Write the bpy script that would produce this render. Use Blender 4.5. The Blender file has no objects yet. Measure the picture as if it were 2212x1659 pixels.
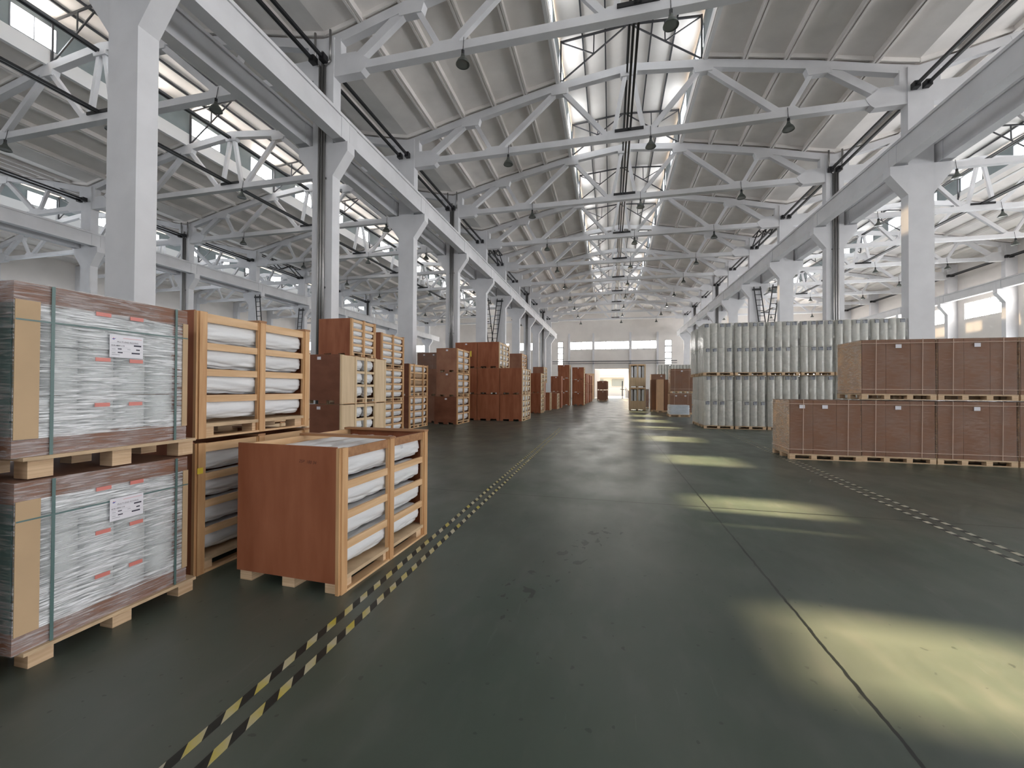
import bpy, math, random
from mathutils import Vector, Matrix

random.seed(7)
SC = bpy.context.scene
COL = SC.collection

# ------------------------------------------------------------------ camera
CAM_H = 1.6
F_PX, W_PX = 890.775, 2212.0
YAW, PIT, ROL = 0.2338, 0.0104, 0.0054
c_, s_ = math.cos(YAW), math.sin(YAW)
r0, d0, zv = Vector((c_, s_, 0)), Vector((-s_, c_, 0)), Vector((0, 0, 1))
fwd = d0 * math.cos(PIT) + zv * math.sin(PIT)
up0 = -d0 * math.sin(PIT) + zv * math.cos(PIT)
rgt = r0 * math.cos(ROL) + up0 * math.sin(ROL)
upv = -r0 * math.sin(ROL) + up0 * math.cos(ROL)
cd = bpy.data.cameras.new('camera')
cam = bpy.data.objects.new('camera', cd)
COL.objects.link(cam)
cd.sensor_fit = 'HORIZONTAL'
cd.sensor_width = 36.0
cd.lens = F_PX / W_PX * 36.0
cd.clip_start, cd.clip_end = 0.05, 400
cam.matrix_world = Matrix(((rgt.x, upv.x, -fwd.x, 0), (rgt.y, upv.y, -fwd.y, 0), (rgt.z, upv.z, -fwd.z, CAM_H), (0, 0, 0, 1)))
SC.camera = cam

# ------------------------------------------------------------------ light and exposure
SC.view_settings.view_transform = 'Standard'
SC.view_settings.look = 'None'
SC.view_settings.gamma = 1.0
SC.view_settings.use_curve_mapping = False
SC.view_settings.exposure = 0.5
PANE_MONITOR, PANE_WALL, PANE_LOW_ADDED, PANE_NEAR_ADDED, SUN_E, SKY_E = 5.6, 11.0, 7.2, 1.8, 56.0, 2.4  # low and near panes glow in windows added out of view
wd = bpy.data.worlds.new('sky')
SC.world = wd
wd.use_nodes = True
bg = wd.node_tree.nodes['Background']
bg.inputs[0].default_value = (0.86, 0.93, 1.0, 1)
bg.inputs[1].default_value = SKY_E
sl = bpy.data.lights.new('sun', 'SUN')
sl.energy = SUN_E
sl.angle = math.radians(0.9)
sl.color = (1.0, 0.74, 0.45)
so = bpy.data.objects.new('sun', sl)
COL.objects.link(so)
so.location = (-60, 10, 60)
so.rotation_euler = Vector((25.35, -1.8, -16.5)).to_track_quat('-Z', 'Y').to_euler()
SC.cycles.max_bounces = 10
SC.cycles.diffuse_bounces = 6
SC.cycles.glossy_bounces = 4
SC.cycles.transparent_max_bounces = 16
SC.cycles.sample_clamp_indirect = 6.0
SC.cycles.use_denoising = True


# ------------------------------------------------------------------ materials
def new_mat(name):
    m = bpy.data.materials.new(name)
    m.use_nodes = True
    return m, m.node_tree, m.node_tree.nodes['Principled BSDF']


def mat(name, col, rough=0.6, metal=0.0, spec=0.5, noise=0.0, nscale=4.0, stretch=(1, 1, 1), bump=0.0, bscale=40.0,
        bstretch=(1, 1, 1), coat=0.0, col2=None, rand=0.0, detail=4.0):
    m, nt, b = new_mat(name)
    N, L = nt.nodes, nt.links
    b.inputs['Base Color'].default_value = (*col, 1)
    b.inputs['Roughness'].default_value = rough
    b.inputs['Metallic'].default_value = metal
    b.inputs['Specular IOR Level'].default_value = spec
    b.inputs['Coat Weight'].default_value = coat
    tc = N.new('ShaderNodeTexCoord')
    vec = tc.outputs['Object']
    if rand:
        oi = N.new('ShaderNodeObjectInfo')
        sc = N.new('ShaderNodeVectorMath'); sc.operation = 'SCALE'
        sc.inputs[0].default_value = (13.7, 9.1, 21.3)
        L.new(oi.outputs['Random'], sc.inputs['Scale'])
        ad = N.new('ShaderNodeVectorMath'); ad.operation = 'ADD'
        L.new(vec, ad.inputs[0]); L.new(sc.outputs[0], ad.inputs[1])
        vec = ad.outputs[0]
    if noise or col2:
        mp = N.new('ShaderNodeMapping'); mp.inputs['Scale'].default_value = stretch
        L.new(vec, mp.inputs['Vector'])
        nz = N.new('ShaderNodeTexNoise'); nz.inputs['Scale'].default_value = nscale; nz.inputs['Detail'].default_value = detail
        L.new(mp.outputs[0], nz.inputs['Vector'])
        cr = N.new('ShaderNodeValToRGB')
        a = col if col2 else tuple(v * (1 - noise) for v in col)
        z = col2 if col2 else tuple(min(1, v * (1 + noise)) for v in col)
        cr.color_ramp.elements[0].position, cr.color_ramp.elements[1].position = 0.3, 0.7
        cr.color_ramp.elements[0].color, cr.color_ramp.elements[1].color = (*a, 1), (*z, 1)
        L.new(nz.outputs['Fac'], cr.inputs['Fac'])
        L.new(cr.outputs[0], b.inputs['Base Color'])
    if bump:
        mp2 = N.new('ShaderNodeMapping'); mp2.inputs['Scale'].default_value = bstretch
        L.new(vec, mp2.inputs['Vector'])
        n2 = N.new('ShaderNodeTexNoise'); n2.inputs['Scale'].default_value = bscale; n2.inputs['Detail'].default_value = 3
        L.new(mp2.outputs[0], n2.inputs['Vector'])
        bp = N.new('ShaderNodeBump'); bp.inputs['Strength'].default_value = bump; bp.inputs['Distance'].default_value = 0.02
        L.new(n2.outputs['Fac'], bp.inputs['Height'])
        L.new(bp.outputs[0], b.inputs['Normal'])
    return m


def film_mat(name, col, alpha, stretch, bscale, bump, rough=0.16, dist=0.01, spread=0.15):
    """Stretch wrap: glossy wrinkled film that lets part of what it wraps show through."""
    m, nt, b = new_mat(name)
    N, L = nt.nodes, nt.links
    b.inputs['Base Color'].default_value = (*col, 1)
    b.inputs['Roughness'].default_value = rough
    b.inputs['Specular IOR Level'].default_value = 0.9
    b.inputs['Coat Weight'].default_value = 0.6
    b.inputs['Coat Roughness'].default_value = 0.12
    tc = N.new('ShaderNodeTexCoord')
    mp = N.new('ShaderNodeMapping'); mp.inputs['Scale'].default_value = stretch
    mp.inputs['Rotation'].default_value = (0.06, 0.05, 0.0)
    L.new(tc.outputs['Object'], mp.inputs['Vector'])
    nz = N.new('ShaderNodeTexNoise'); nz.inputs['Scale'].default_value = bscale; nz.inputs['Detail'].default_value = 3
    nz.inputs['Distortion'].default_value = 0.6
    L.new(mp.outputs[0], nz.inputs['Vector'])
    bp = N.new('ShaderNodeBump'); bp.inputs['Strength'].default_value = bump; bp.inputs['Distance'].default_value = dist
    L.new(nz.outputs['Fac'], bp.inputs['Height'])
    L.new(bp.outputs[0], b.inputs['Normal'])
    L.new(bp.outputs[0], b.inputs['Coat Normal'])
    # bunched film is more opaque than taut film
    big = N.new('ShaderNodeTexNoise'); big.inputs['Scale'].default_value = 2.2
    L.new(tc.outputs['Object'], big.inputs['Vector'])
    sm = N.new('ShaderNodeMath'); sm.operation = 'MULTIPLY_ADD'; sm.inputs[1].default_value = 1.3; sm.inputs[2].default_value = -0.65
    L.new(nz.outputs['Fac'], sm.inputs[0])
    s2 = N.new('ShaderNodeMath'); s2.operation = 'ADD'
    L.new(sm.outputs[0], s2.inputs[0]); L.new(big.outputs['Fac'], s2.inputs[1])
    mr = N.new('ShaderNodeMapRange')
    mr.inputs['From Min'].default_value, mr.inputs['From Max'].default_value = 0.3, 0.72
    mr.inputs['To Min'].default_value, mr.inputs['To Max'].default_value = max(0, alpha - spread), min(1, alpha + spread)
    L.new(s2.outputs[0], mr.inputs['Value'])
    tr = N.new('ShaderNodeBsdfTransparent')
    mx = N.new('ShaderNodeMixShader')
    L.new(mr.outputs[0], mx.inputs[0]); L.new(tr.outputs[0], mx.inputs[1]); L.new(b.outputs[0], mx.inputs[2])
    L.new(mx.outputs[0], N['Material Output'].inputs['Surface'])
    return m


def pane_mat(name, strength, col, clear):
    """Daylit dusty glazing: glows with the sky behind it and lets the sun through."""
    m = bpy.data.materials.new(name); m.use_nodes = True
    N, L = m.node_tree.nodes, m.node_tree.links
    N.clear()
    em = N.new('ShaderNodeEmission'); em.inputs[0].default_value = (*col, 1); em.inputs[1].default_value = strength
    tr = N.new('ShaderNodeBsdfTransparent'); tr.inputs[0].default_value = (clear, clear, clear, 1)
    ad = N.new('ShaderNodeAddShader'); ou = N.new('ShaderNodeOutputMaterial')
    L.new(em.outputs[0], ad.inputs[0]); L.new(tr.outputs[0], ad.inputs[1]); L.new(ad.outputs[0], ou.inputs['Surface'])
    return m


def floor_mat():
    m, nt, b = new_mat('epoxy_floor')
    N, L = nt.nodes, nt.links
    tc = N.new('ShaderNodeTexCoord')
    P = tc.outputs['Object']

    def noise(scale, stretch=(1, 1, 1), detail=5, off=(0, 0, 0), dist=0.0):
        mp = N.new('ShaderNodeMapping'); mp.inputs['Scale'].default_value = stretch; mp.inputs['Location'].default_value = off
        L.new(P, mp.inputs['Vector'])
        n = N.new('ShaderNodeTexNoise'); n.inputs['Scale'].default_value = scale; n.inputs['Detail'].default_value = detail
        n.inputs['Distortion'].default_value = dist
        L.new(mp.outputs[0], n.inputs['Vector'])
        return n.outputs['Fac']

    def ramp(v, p0, c0, p1, c1):
        r = N.new('ShaderNodeValToRGB')
        r.color_ramp.elements[0].position, r.color_ramp.elements[1].position = p0, p1
        r.color_ramp.elements[0].color, r.color_ramp.elements[1].color = (*c0, 1), (*c1, 1)
        L.new(v, r.inputs['Fac'])
        return r.outputs[0]

    def mth(op, a, bb):
        n = N.new('ShaderNodeMath'); n.operation = op
        for i, v in enumerate((a, bb)):
            if v is None: continue
            if isinstance(v, (int, float)): n.inputs[i].default_value = v
            else: L.new(v, n.inputs[i])
        return n.outputs[0]

    def mixc(f, a, bb):
        n = N.new('ShaderNodeMix'); n.data_type = 'RGBA'
        L.new(f, n.inputs['Factor']); L.new(a, n.inputs['A'])
        if isinstance(bb, tuple): n.inputs['B'].default_value = (*bb, 1)
        else: L.new(bb, n.inputs['B'])
        return n.outputs['Result']

    base = ramp(noise(0.35, (1, 1, 1), 6), 0.35, FLOOR_A, 0.65, FLOOR_B)
    base = mixc(mth('MULTIPLY', ramp(noise(6.0, (1, 0.4, 1), 6), 0.5, (0, 0, 0), 0.75, (1, 1, 1)), 0.35), base, FLOOR_C)
    sep = N.new('ShaderNodeSeparateXYZ'); L.new(P, sep.inputs[0])
    X, Y = sep.outputs['X'], sep.outputs['Y']
    # dark spill: drops strewn along a line across the floor near the tape
    u = mth('SUBTRACT', X, mth('ADD', mth('MULTIPLY', mth('SUBTRACT', Y, 3.35), 0.42), -0.62))
    near = mth('LESS_THAN', mth('ABSOLUTE', u, None), 0.17)
    yr = mth('MULTIPLY', mth('GREATER_THAN', Y, 2.75), mth('LESS_THAN', Y, 4.9))
    spots = mth('GREATER_THAN', noise(9.0, (1, 0.7, 1), 2, (3, 1, 0), 0.4), 0.6)
    base = mixc(mth('MULTIPLY', mth('MULTIPLY', near, yr), mth('MULTIPLY', spots, 0.75)), base, (0.008, 0.013, 0.01))
    specks = mth('GREATER_THAN', noise(16.0, (1, 1, 1), 1, (7, 2, 0)), 0.735)
    base = mixc(mth('MULTIPLY', specks, 0.5), base, (0.012, 0.018, 0.014))
    scr = mth('GREATER_THAN', noise(3.0, (7.0, 0.6, 1), 8, (1, 5, 0), 0.2), 0.69)
    base = mixc(mth('MULTIPLY', scr, 0.14), base, (0.15, 0.16, 0.15))
    grime = ramp(noise(1.1, (1.0, 0.45, 1), 8, (4, 0, 0), 0.6), 0.5, (0, 0, 0), 0.72, (1, 1, 1))
    base = mixc(mth('MULTIPLY', grime, 0.45), base, (0.026, 0.034, 0.028))
    # saw-cut joints with ragged edges
    wob = mth('MULTIPLY', mth('SUBTRACT', noise(9.0, (1, 1, 1), 3), 0.5), 0.026)

    def joint(v, at, w):
        return mth('LESS_THAN', mth('ABSOLUTE', mth('ADD', mth('SUBTRACT', v, at), wob), None), w)
    j = joint(X, 1.3, 0.010)
    for x in (-3.7, 6.3, -8.7, 11.3):
        j = mth('MAXIMUM', j, joint(X, x, 0.006))
    for y in (6.08, 12.1, 18.1, 24.1, 30.1, 36.1, 0.1):
        j = mth('MAXIMUM', j, joint(Y, y, 0.013))
    base = mixc(j, base, (0.006, 0.008, 0.006))
    L.new(base, b.inputs['Base Color'])
    r = N.new('ShaderNodeMapRange'); L.new(noise(1.6, (1, 0.6, 1), 6, (9, 0, 0)), r.inputs['Value'])
    r.inputs['From Min'].default_value, r.inputs['From Max'].default_value = 0.3, 0.7
    r.inputs['To Min'].default_value, r.inputs['To Max'].default_value = FLOOR_R
    L.new(r.outputs[0], b.inputs['Roughness'])
    bp = N.new('ShaderNodeBump'); bp.inputs['Strength'].default_value = 0.12; bp.inputs['Distance'].default_value = 0.004
    L.new(noise(2.5, (1, 1, 1), 8, (2, 2, 0)), bp.inputs['Height']); L.new(bp.outputs[0], b.inputs['Normal'])
    b.inputs['Specular IOR Level'].default_value = 0.6
    return m


FLOOR_A, FLOOR_B, FLOOR_C = (0.040, 0.064, 0.047), (0.084, 0.098, 0.083), (0.115, 0.12, 0.108)
FLOOR_R = (0.30, 0.44)
M = {
    'floor': floor_mat(),
    'white': mat('white_painted_concrete', (0.645, 0.645, 0.665), 0.75, noise=0.05, nscale=1.5, bump=0.05, bscale=30),
    'wall': mat('white_wall_paint', (0.72, 0.685, 0.655), 0.85, noise=0.05, nscale=0.6),
    'ceil': mat('ceiling_panel_paint', (0.82, 0.785, 0.76), 0.85, noise=0.08, nscale=0.8),
    'sheet': mat('pale_roof_sheet', (0.82, 0.78, 0.75), 0.6, noise=0.06, nscale=0.7),
    'siding': mat('grey_green_siding', (0.20, 0.235, 0.245), 0.5, noise=0.1, nscale=1.0),
    'curb': mat('white_curb', (0.72, 0.72, 0.72), 0.7),
    'steel': mat('dark_steel', (0.045, 0.045, 0.05), 0.5, 0.0),
    'black': mat('black_steel', (0.010, 0.010, 0.012), 0.4),
    'greysteel': mat('grey_steel', (0.16, 0.16, 0.165), 0.45, 0.2),
    'pipe': mat('grey_metal_pipe', (0.30, 0.29, 0.285), 0.3, 0.75),
    'shade': mat('grey_lamp_shade', (0.085, 0.095, 0.085), 0.4, 0.3),
    'lens': mat('lamp_glass', (0.16, 0.17, 0.155), 0.15, 0.0, 0.8),
    'rail': mat('rusty_rail', (0.30, 0.19, 0.15), 0.6, noise=0.2, nscale=6),
    'frame': mat('window_frame_paint', (0.17, 0.18, 0.20), 0.5),
    'pane_m': pane_mat('skylight_glass', PANE_MONITOR, (0.93, 0.97, 1.0), 0.2),
    'pane_c': pane_mat('clean_skylight_glass', PANE_MONITOR, (0.93, 0.97, 1.0), 0.7),
    'pane_l': pane_mat('added_low_window_glass', PANE_LOW_ADDED, (0.95, 0.965, 1.0), 0.2),
    'pane_w': pane_mat('wall_window_glass', PANE_WALL, (1.0, 0.96, 0.91), 0.06),
    'pane_o': pane_mat('outer_added_window_glass', PANE_LOW_ADDED * 0.5, (0.86, 0.92, 1.0), 0.1),
    'pane_n': pane_mat('added_near_window_glass', PANE_NEAR_ADDED, (0.95, 0.965, 1.0), 0.1),
    'leaf': mat('grey_white_door_leaf', (0.33, 0.33, 0.34), 0.6),
    'ground': mat('outside_concrete', (0.27, 0.27, 0.26), 0.9),
    'outwall': mat('outside_render', (0.36, 0.36, 0.36), 0.9),
    'outglass': mat('outside_glass', (0.16, 0.19, 0.20), 0.3),
    'ply': mat('red_brown_plywood', (0.24, 0.076, 0.033), 0.55, spec=0.25, col2=(0.355, 0.130, 0.065), nscale=2.2, stretch=(2.4, 2.4, 0.5), bump=0.04, bscale=60, bstretch=(3, 3, .4), rand=1),
    'plyd': mat('dark_brown_plywood', (0.150, 0.054, 0.029), 0.55, spec=0.25, col2=(0.22, 0.088, 0.05), nscale=2.2, stretch=(0.8, 0.8, 1.6), rand=1),
    'plyb': mat('worn_brown_plywood', (0.26, 0.118, 0.072), 0.6, spec=0.25, col2=(0.35, 0.178, 0.112), nscale=2.6, stretch=(1, 1, 0.7), rand=1),
    'palep': mat('pale_plywood', (0.58, 0.43, 0.265), 0.6, col2=(0.70, 0.54, 0.36), nscale=2.5, stretch=(3, 3, 0.4), rand=1),
    'pinez': mat('pine_upright', (0.46, 0.245, 0.105), 0.55, col2=(0.63, 0.39, 0.20), nscale=5, stretch=(4, 4, 0.35), rand=1),
    'piney': mat('pine_batten', (0.55, 0.335, 0.17), 0.55, col2=(0.71, 0.49, 0.29), nscale=5, stretch=(4, 0.35, 4), rand=1),
    'pinex': mat('stained_batten', (0.27, 0.125, 0.055), 0.55, col2=(0.40, 0.21, 0.10), nscale=5, stretch=(0.35, 4, 4), rand=1),
    'block': mat('layered_plywood_block', (0.50, 0.33, 0.19), 0.7, col2=(0.70, 0.52, 0.34), nscale=3, stretch=(0.6, 0.6, 22), rand=1),
    'deck': mat('pallet_board', (0.52, 0.38, 0.24), 0.7, noise=0.15, nscale=6, rand=1),
    'roll': mat('white_wrapped_fabric', (0.74, 0.755, 0.775), 0.34, noise=0.04, nscale=2, bump=0.35, bscale=9, bstretch=(1.6, 0.35, 1.6), coat=0.25, rand=1),
    'kraft': mat('brown_wrapping_paper', (0.42, 0.285, 0.175), 0.6, noise=0.08, nscale=3, bump=0.2, bscale=8, rand=1),
    'spool': mat('white_glass_fibre', (0.54, 0.57, 0.57), 0.5, noise=0.06, nscale=2, stretch=(1, 1, 0.3)),
    'spool2': mat('pale_green_grey_roll', (0.52, 0.515, 0.475), 0.42, noise=0.04, nscale=2, stretch=(2, 2, 0.3), bump=0.06, bscale=5, bstretch=(2, 2, .2), coat=0.25, rand=1),
    'card': mat('brown_cardboard', (0.205, 0.098, 0.060), 0.7, noise=0.08, nscale=2, rand=1),
    'cardl': mat('tan_cardboard', (0.475, 0.335, 0.20), 0.7, noise=0.06, nscale=3),
    'carton': mat('kraft_carton', (0.20, 0.093, 0.05), 0.65, noise=0.06, nscale=2, rand=1),
    'cartont_lit': mat('tan_carton_and_lit_end', (0.68, 0.45, 0.27), 0.6, noise=0.06, nscale=2, rand=1),  # real tan cartons, and carton ends with aisle light put into the colour
    'strapg': mat('green_strap', (0.085, 0.15, 0.145), 0.4),
    'strapw': mat('white_cord', (0.62, 0.47, 0.38), 0.5),
    'paper': mat('white_label_paper', (0.72, 0.71, 0.76), 0.6),
    'tagred': mat('red_tag', (0.62, 0.20, 0.17), 0.4),
    'tagblue': mat('blue_grey_tag', (0.24, 0.26, 0.30), 0.5),
    'ink': mat('black_ink', (0.03, 0.028, 0.05), 0.7),
    'inkb': mat('brown_marker', (0.10, 0.03, 0.018), 0.7),
    'inkg': mat('grey_marker', (0.30, 0.31, 0.35), 0.7),
    'blue': mat('blue_ink', (0.03, 0.06, 0.34), 0.6),
    'red': mat('red_ink', (0.62, 0.04, 0.06), 0.6),
    'pinkink': mat('pale_red_ink', (0.68, 0.42, 0.45), 0.6),
    'yellow': mat('yellow_tag', (0.75, 0.58, 0.06), 0.5),
    'bag': mat('silver_white_bag', (0.58, 0.63, 0.70), 0.3, noise=0.06, nscale=4, bump=0.3, bscale=14, coat=0.3),
    'film': film_mat('stretch_film_over_spools', (0.90, 0.92, 0.95), 0.60, (0.9, 0.9, 13), 7.0, 1.0, 0.15, 0.02, 0.40),
    'filmb': film_mat('stretch_film_over_card', (0.74, 0.68, 0.68), 0.24, (0.9, 0.9, 13), 7.0, 1.0, 0.16, 0.02, 0.24),
    'filmc': film_mat('stretch_film_over_cartons', (0.55, 0.43, 0.37), 0.09, (1.2, 1.2, 6), 6.0, 1.0, 0.14, 0.02, 0.09),
    'filmd': film_mat('bunched_film_brightening_end', (0.78, 0.66, 0.56), 0.17, (1.0, 1.2, 7), 6.5, 1.0, 0.15, 0.03, 0.17),  # denser bunched wrap, also kept pale to brighten the carton end
    'filmw': film_mat('stretch_film_over_rolls', (0.70, 0.71, 0.68), 0.14, (1.6, 1.6, 1.2), 5.0, 0.7, 0.16, 0.012, 0.12),
}


def tape_mat(name, a, bb, period, ang):
    m, nt, b = new_mat(name)
    N, L = nt.nodes, nt.links
    tc = N.new('ShaderNodeTexCoord'); sp = N.new('ShaderNodeSeparateXYZ'); L.new(tc.outputs['Object'], sp.inputs[0])

    def mth(op, x, y):
        n = N.new('ShaderNodeMath'); n.operation = op
        for i, v in enumerate((x, y)):
            if isinstance(v, (int, float)): n.inputs[i].default_value = v
            else: L.new(v, n.inputs[i])
        return n.outputs[0]
    t = mth('FRACT', mth('DIVIDE', mth('ADD', sp.outputs['Y'], mth('MULTIPLY', sp.outputs['X'], ang)), period), 0)
    stripe = mth('GREATER_THAN', t, 0.5)
    nz = N.new('ShaderNodeTexNoise'); nz.inputs['Scale'].default_value = 4.0; nz.inputs['Detail'].default_value = 4
    L.new(tc.outputs['Object'], nz.inputs['Vector'])
    n3 = N.new('ShaderNodeTexNoise'); n3.inputs['Scale'].default_value = 1.1
    L.new(tc.outputs['Object'], n3.inputs['Vector'])
    worn = N.new('ShaderNodeMapRange'); L.new(nz.outputs['Fac'], worn.inputs['Value'])
    worn.inputs['From Min'].default_value, worn.inputs['From Max'].default_value = 0.35, 0.6
    mxw = N.new('ShaderNodeMix'); mxw.data_type = 'RGBA'
    L.new(worn.outputs[0], mxw.inputs['Factor']); mxw.inputs['A'].default_value = (*bb, 1); mxw.inputs['B'].default_value = (0.46, 0.43, 0.33, 1)
    # stretches where the print has rubbed off down to the white film
    bare = mth('GREATER_THAN', n3.outputs['Fac'], 0.635)
    st = mth('MAXIMUM', stripe, bare)
    mx = N.new('ShaderNodeMix'); mx.data_type = 'RGBA'
    L.new(st, mx.inputs['Factor']); mx.inputs['A'].default_value = (*a, 1); L.new(mxw.outputs['Result'], mx.inputs['B'])
    L.new(mx.outputs['Result'], b.inputs['Base Color'])
    b.inputs['Roughness'].default_value = 0.5
    return m


M['tape'] = tape_mat('black_yellow_tape', (0.012, 0.014, 0.012), (0.46, 0.38, 0.05), 0.19, 1.5)
M['tape2'] = tape_mat('black_white_tape', (0.012, 0.014, 0.012), (0.34, 0.34, 0.29), 0.19, 0.0)


# ------------------------------------------------------------------ helpers
class MB:
    def __init__(self):
        self.v, self.f = [], []

    def add(self, vs, fs):
        n = len(self.v)
        self.v += [tuple(p) for p in vs]
        self.f += [tuple(i + n for i in f) for f in fs]
        return self

    def box(self, x0, x1, y0, y1, z0, z1):
        return self.add([(x0, y0, z0), (x1, y0, z0), (x1, y1, z0), (x0, y1, z0), (x0, y0, z1), (x1, y0, z1), (x1, y1, z1), (x0, y1, z1)],
                        [(0, 3, 2, 1), (4, 5, 6, 7), (0, 1, 5, 4), (1, 2, 6, 5), (2, 3, 7, 6), (3, 0, 4, 7)])

    def bar(self, p, q, w, h, side=(0, 1, 0)):
        p, q = Vector(p), Vector(q)
        d = (q - p).normalized()
        a = Vector(side)
        a = (a - d * a.dot(d)).normalized()
        b = d.cross(a)
        o = [a * (w / 2) + b * (h / 2), -a * (w / 2) + b * (h / 2), -a * (w / 2) - b * (h / 2), a * (w / 2) - b * (h / 2)]
        return self.add([p + k for k in o] + [q + k for k in o],
                        [(3, 2, 1, 0), (4, 5, 6, 7), (0, 1, 5, 4), (1, 2, 6, 5), (2, 3, 7, 6), (3, 0, 4, 7)])

    def prism_y(self, poly, y0, y1):
        n = len(poly)
        return self.add([(x, y0, z) for x, z in poly] + [(x, y1, z) for x, z in poly],
                        [tuple(range(n)), tuple(range(2 * n - 1, n - 1, -1))] + [(i, i + n, (i + 1) % n + n, (i + 1) % n) for i in range(n)])

    def cyl(self, p, q, r, n=12, r2=None):
        p, q = Vector(p), Vector(q)
        d = (q - p).normalized()
        a = d.orthogonal().normalized(); b = d.cross(a)
        r2 = r if r2 is None else r2
        vs = []
        for c, rr in ((p, r), (q, r2)):
            vs += [c + (a * math.cos(t) + b * math.sin(t)) * rr for t in (2 * math.pi * i / n for i in range(n))]
        return self.add(vs, [tuple(range(n - 1, -1, -1)), tuple(range(n, 2 * n))] + [(i, (i + 1) % n, (i + 1) % n + n, i + n) for i in range(n)])

    def lathe(self, prof, n=20):
        vs, fs = [], []
        for r, z in prof:
            vs += [(r * math.cos(2 * math.pi * i / n), r * math.sin(2 * math.pi * i / n), z) for i in range(n)]
        for k in range(len(prof) - 1):
            for i in range(n):
                j = (i + 1) % n
                fs.append((k * n + i, k * n + j, k * n + n + j, k * n + n + i))
        return self.add(vs, fs)

    def mesh(self, name, m, smooth=False):
        me = bpy.data.meshes.new(name)
        me.from_pydata(self.v, [], self.f)
        me.materials.append(m)
        if smooth:
            me.polygons.foreach_set('use_smooth', [True] * len(me.polygons))
        me.update()
        return me

    def build(self, name, m, parent=None, loc=None, smooth=False):
        return put(name, self.mesh(name, m, smooth), parent, loc)


def put(name, me, parent=None, loc=None, rot=None, scale=None):
    o = bpy.data.objects.new(name, me)
    COL.objects.link(o)
    if parent is not None:
        o.parent = parent
    if loc is not None: o.location = loc
    if rot is not None: o.rotation_euler = rot
    if scale is not None: o.scale = scale
    return o


def tag(o, label, cat, group=None, kind=None):
    o['label'] = label; o['category'] = cat
    if group: o['group'] = group
    if kind: o['kind'] = kind
    return o


def thing(name, label, cat, loc=(0, 0, 0), rz=0.0, group=None, kind=None):
    o = put(name, None, None, loc, (0, 0, rz))
    o.empty_display_size = 0.2
    return tag(o, label, cat, group, kind)


def copy_tree(o, parent=None):
    c = o.copy()
    COL.objects.link(c)
    if parent is not None: c.parent = parent
    for ch in KIDS.get(o.name, []):
        copy_tree(ch, c)
    return c


KIDS = {}


def kids(o):
    """remember a prototype's children so that copies can be made without bpy.ops"""
    for ch in [x for x in bpy.data.objects if x.parent == o]:
        KIDS.setdefault(o.name, []).append(ch)
        kids(ch)


ORD = ['first', 'second', 'third', 'fourth', 'fifth', 'sixth', 'seventh', 'eighth', 'ninth', 'tenth', 'eleventh', 'twelfth', 'thirteenth',
       'fourteenth', 'fifteenth', 'sixteenth', 'seventeenth', 'eighteenth', 'nineteenth', 'twentieth']


def text_mesh(name, body, size, m, parent, origin, xdir, zdir, shear=0.0):
    cu = bpy.data.curves.new(name, 'FONT')
    cu.body = body; cu.size = size; cu.shear = shear; cu.extrude = 0.0
    tmp = bpy.data.objects.new(name, cu)
    COL.objects.link(tmp)
    dg = bpy.context.evaluated_depsgraph_get()
    me = bpy.data.meshes.new_from_object(tmp.evaluated_get(dg))
    bpy.data.objects.remove(tmp); bpy.data.curves.remove(cu)
    x, z = Vector(xdir), Vector(zdir)
    n = x.cross(z)
    for v in me.vertices:
        v.co = Vector(origin) + x * v.co.x + z * v.co.y + n * 0.0004
    me.materials.clear(); me.materials.append(m); me.name = name
    return put(name, me, parent)


# ------------------------------------------------------------------ the hall
XL, XR, Y0, BAY = 9.3026, 10.7805, 0.2753, 6.0
YK = lambda k: Y0 + BAY * k
CW, CD = 0.80, 0.40                     # column section
YN, YF = -13.0, 72.0                    # near and far end walls
CX = {'L': -XL - CW / 2, 'R': XR + CW / 2, 'LL': -31.05, 'RW': 32.0, 'LW': -52.4}
BAYS = {'nave': (CX['L'], CX['R']), 'crate': (CX['LL'], CX['L']), 'window': (CX['R'], CX['RW']), 'outer': (CX['LW'], CX['LL'])}
BAYNAME = {'nave': 'the central aisle', 'crate': 'the crate-side bay', 'window': 'the window-wall bay', 'outer': 'the outermost bay'}

fl = MB().box(-53, 33, YN, YF + 0.3, -0.3, 0).build('floor', M['floor'])
tag(fl, 'dark green epoxy warehouse floor with saw-cut joints', 'floor', None, 'structure')
gr = MB().box(-120, 120, YF + 0.3, 160, -0.35, -0.05).build('ground', M['ground'])
tag(gr, 'bright concrete yard outside the open far door', 'ground', None, 'structure')


def wall(name, label, axis, at, thick, a0, a1, z0, z1, holes, m):
    """wall slab with rectangular openings (a0, a1, z0, z1)"""
    xs = sorted({a0, a1, *[h[0] for h in holes], *[h[1] for h in holes]})
    zs = sorted({z0, z1, *[h[2] for h in holes], *[h[3] for h in holes]})
    b = MB()
    for i in range(len(xs) - 1):
        run = None
        for j in range(len(zs) - 1):
            cx, cz = (xs[i] + xs[i + 1]) / 2, (zs[j] + zs[j + 1]) / 2
            solid = not any(h[0] < cx < h[1] and h[2] < cz < h[3] for h in holes)
            if solid:
                run = (run[0] if run else zs[j], zs[j + 1])
            if run and (not solid or j == len(zs) - 2):
                if axis == 'Y': b.box(xs[i], xs[i + 1], at, at + thick, run[0], run[1])
                else: b.box(at, at + thick, xs[i], xs[i + 1], run[0], run[1])
                run = None
    return tag(b.build(name, m), label, 'wall', None, 'structure')


WIN_N = [0]


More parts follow.
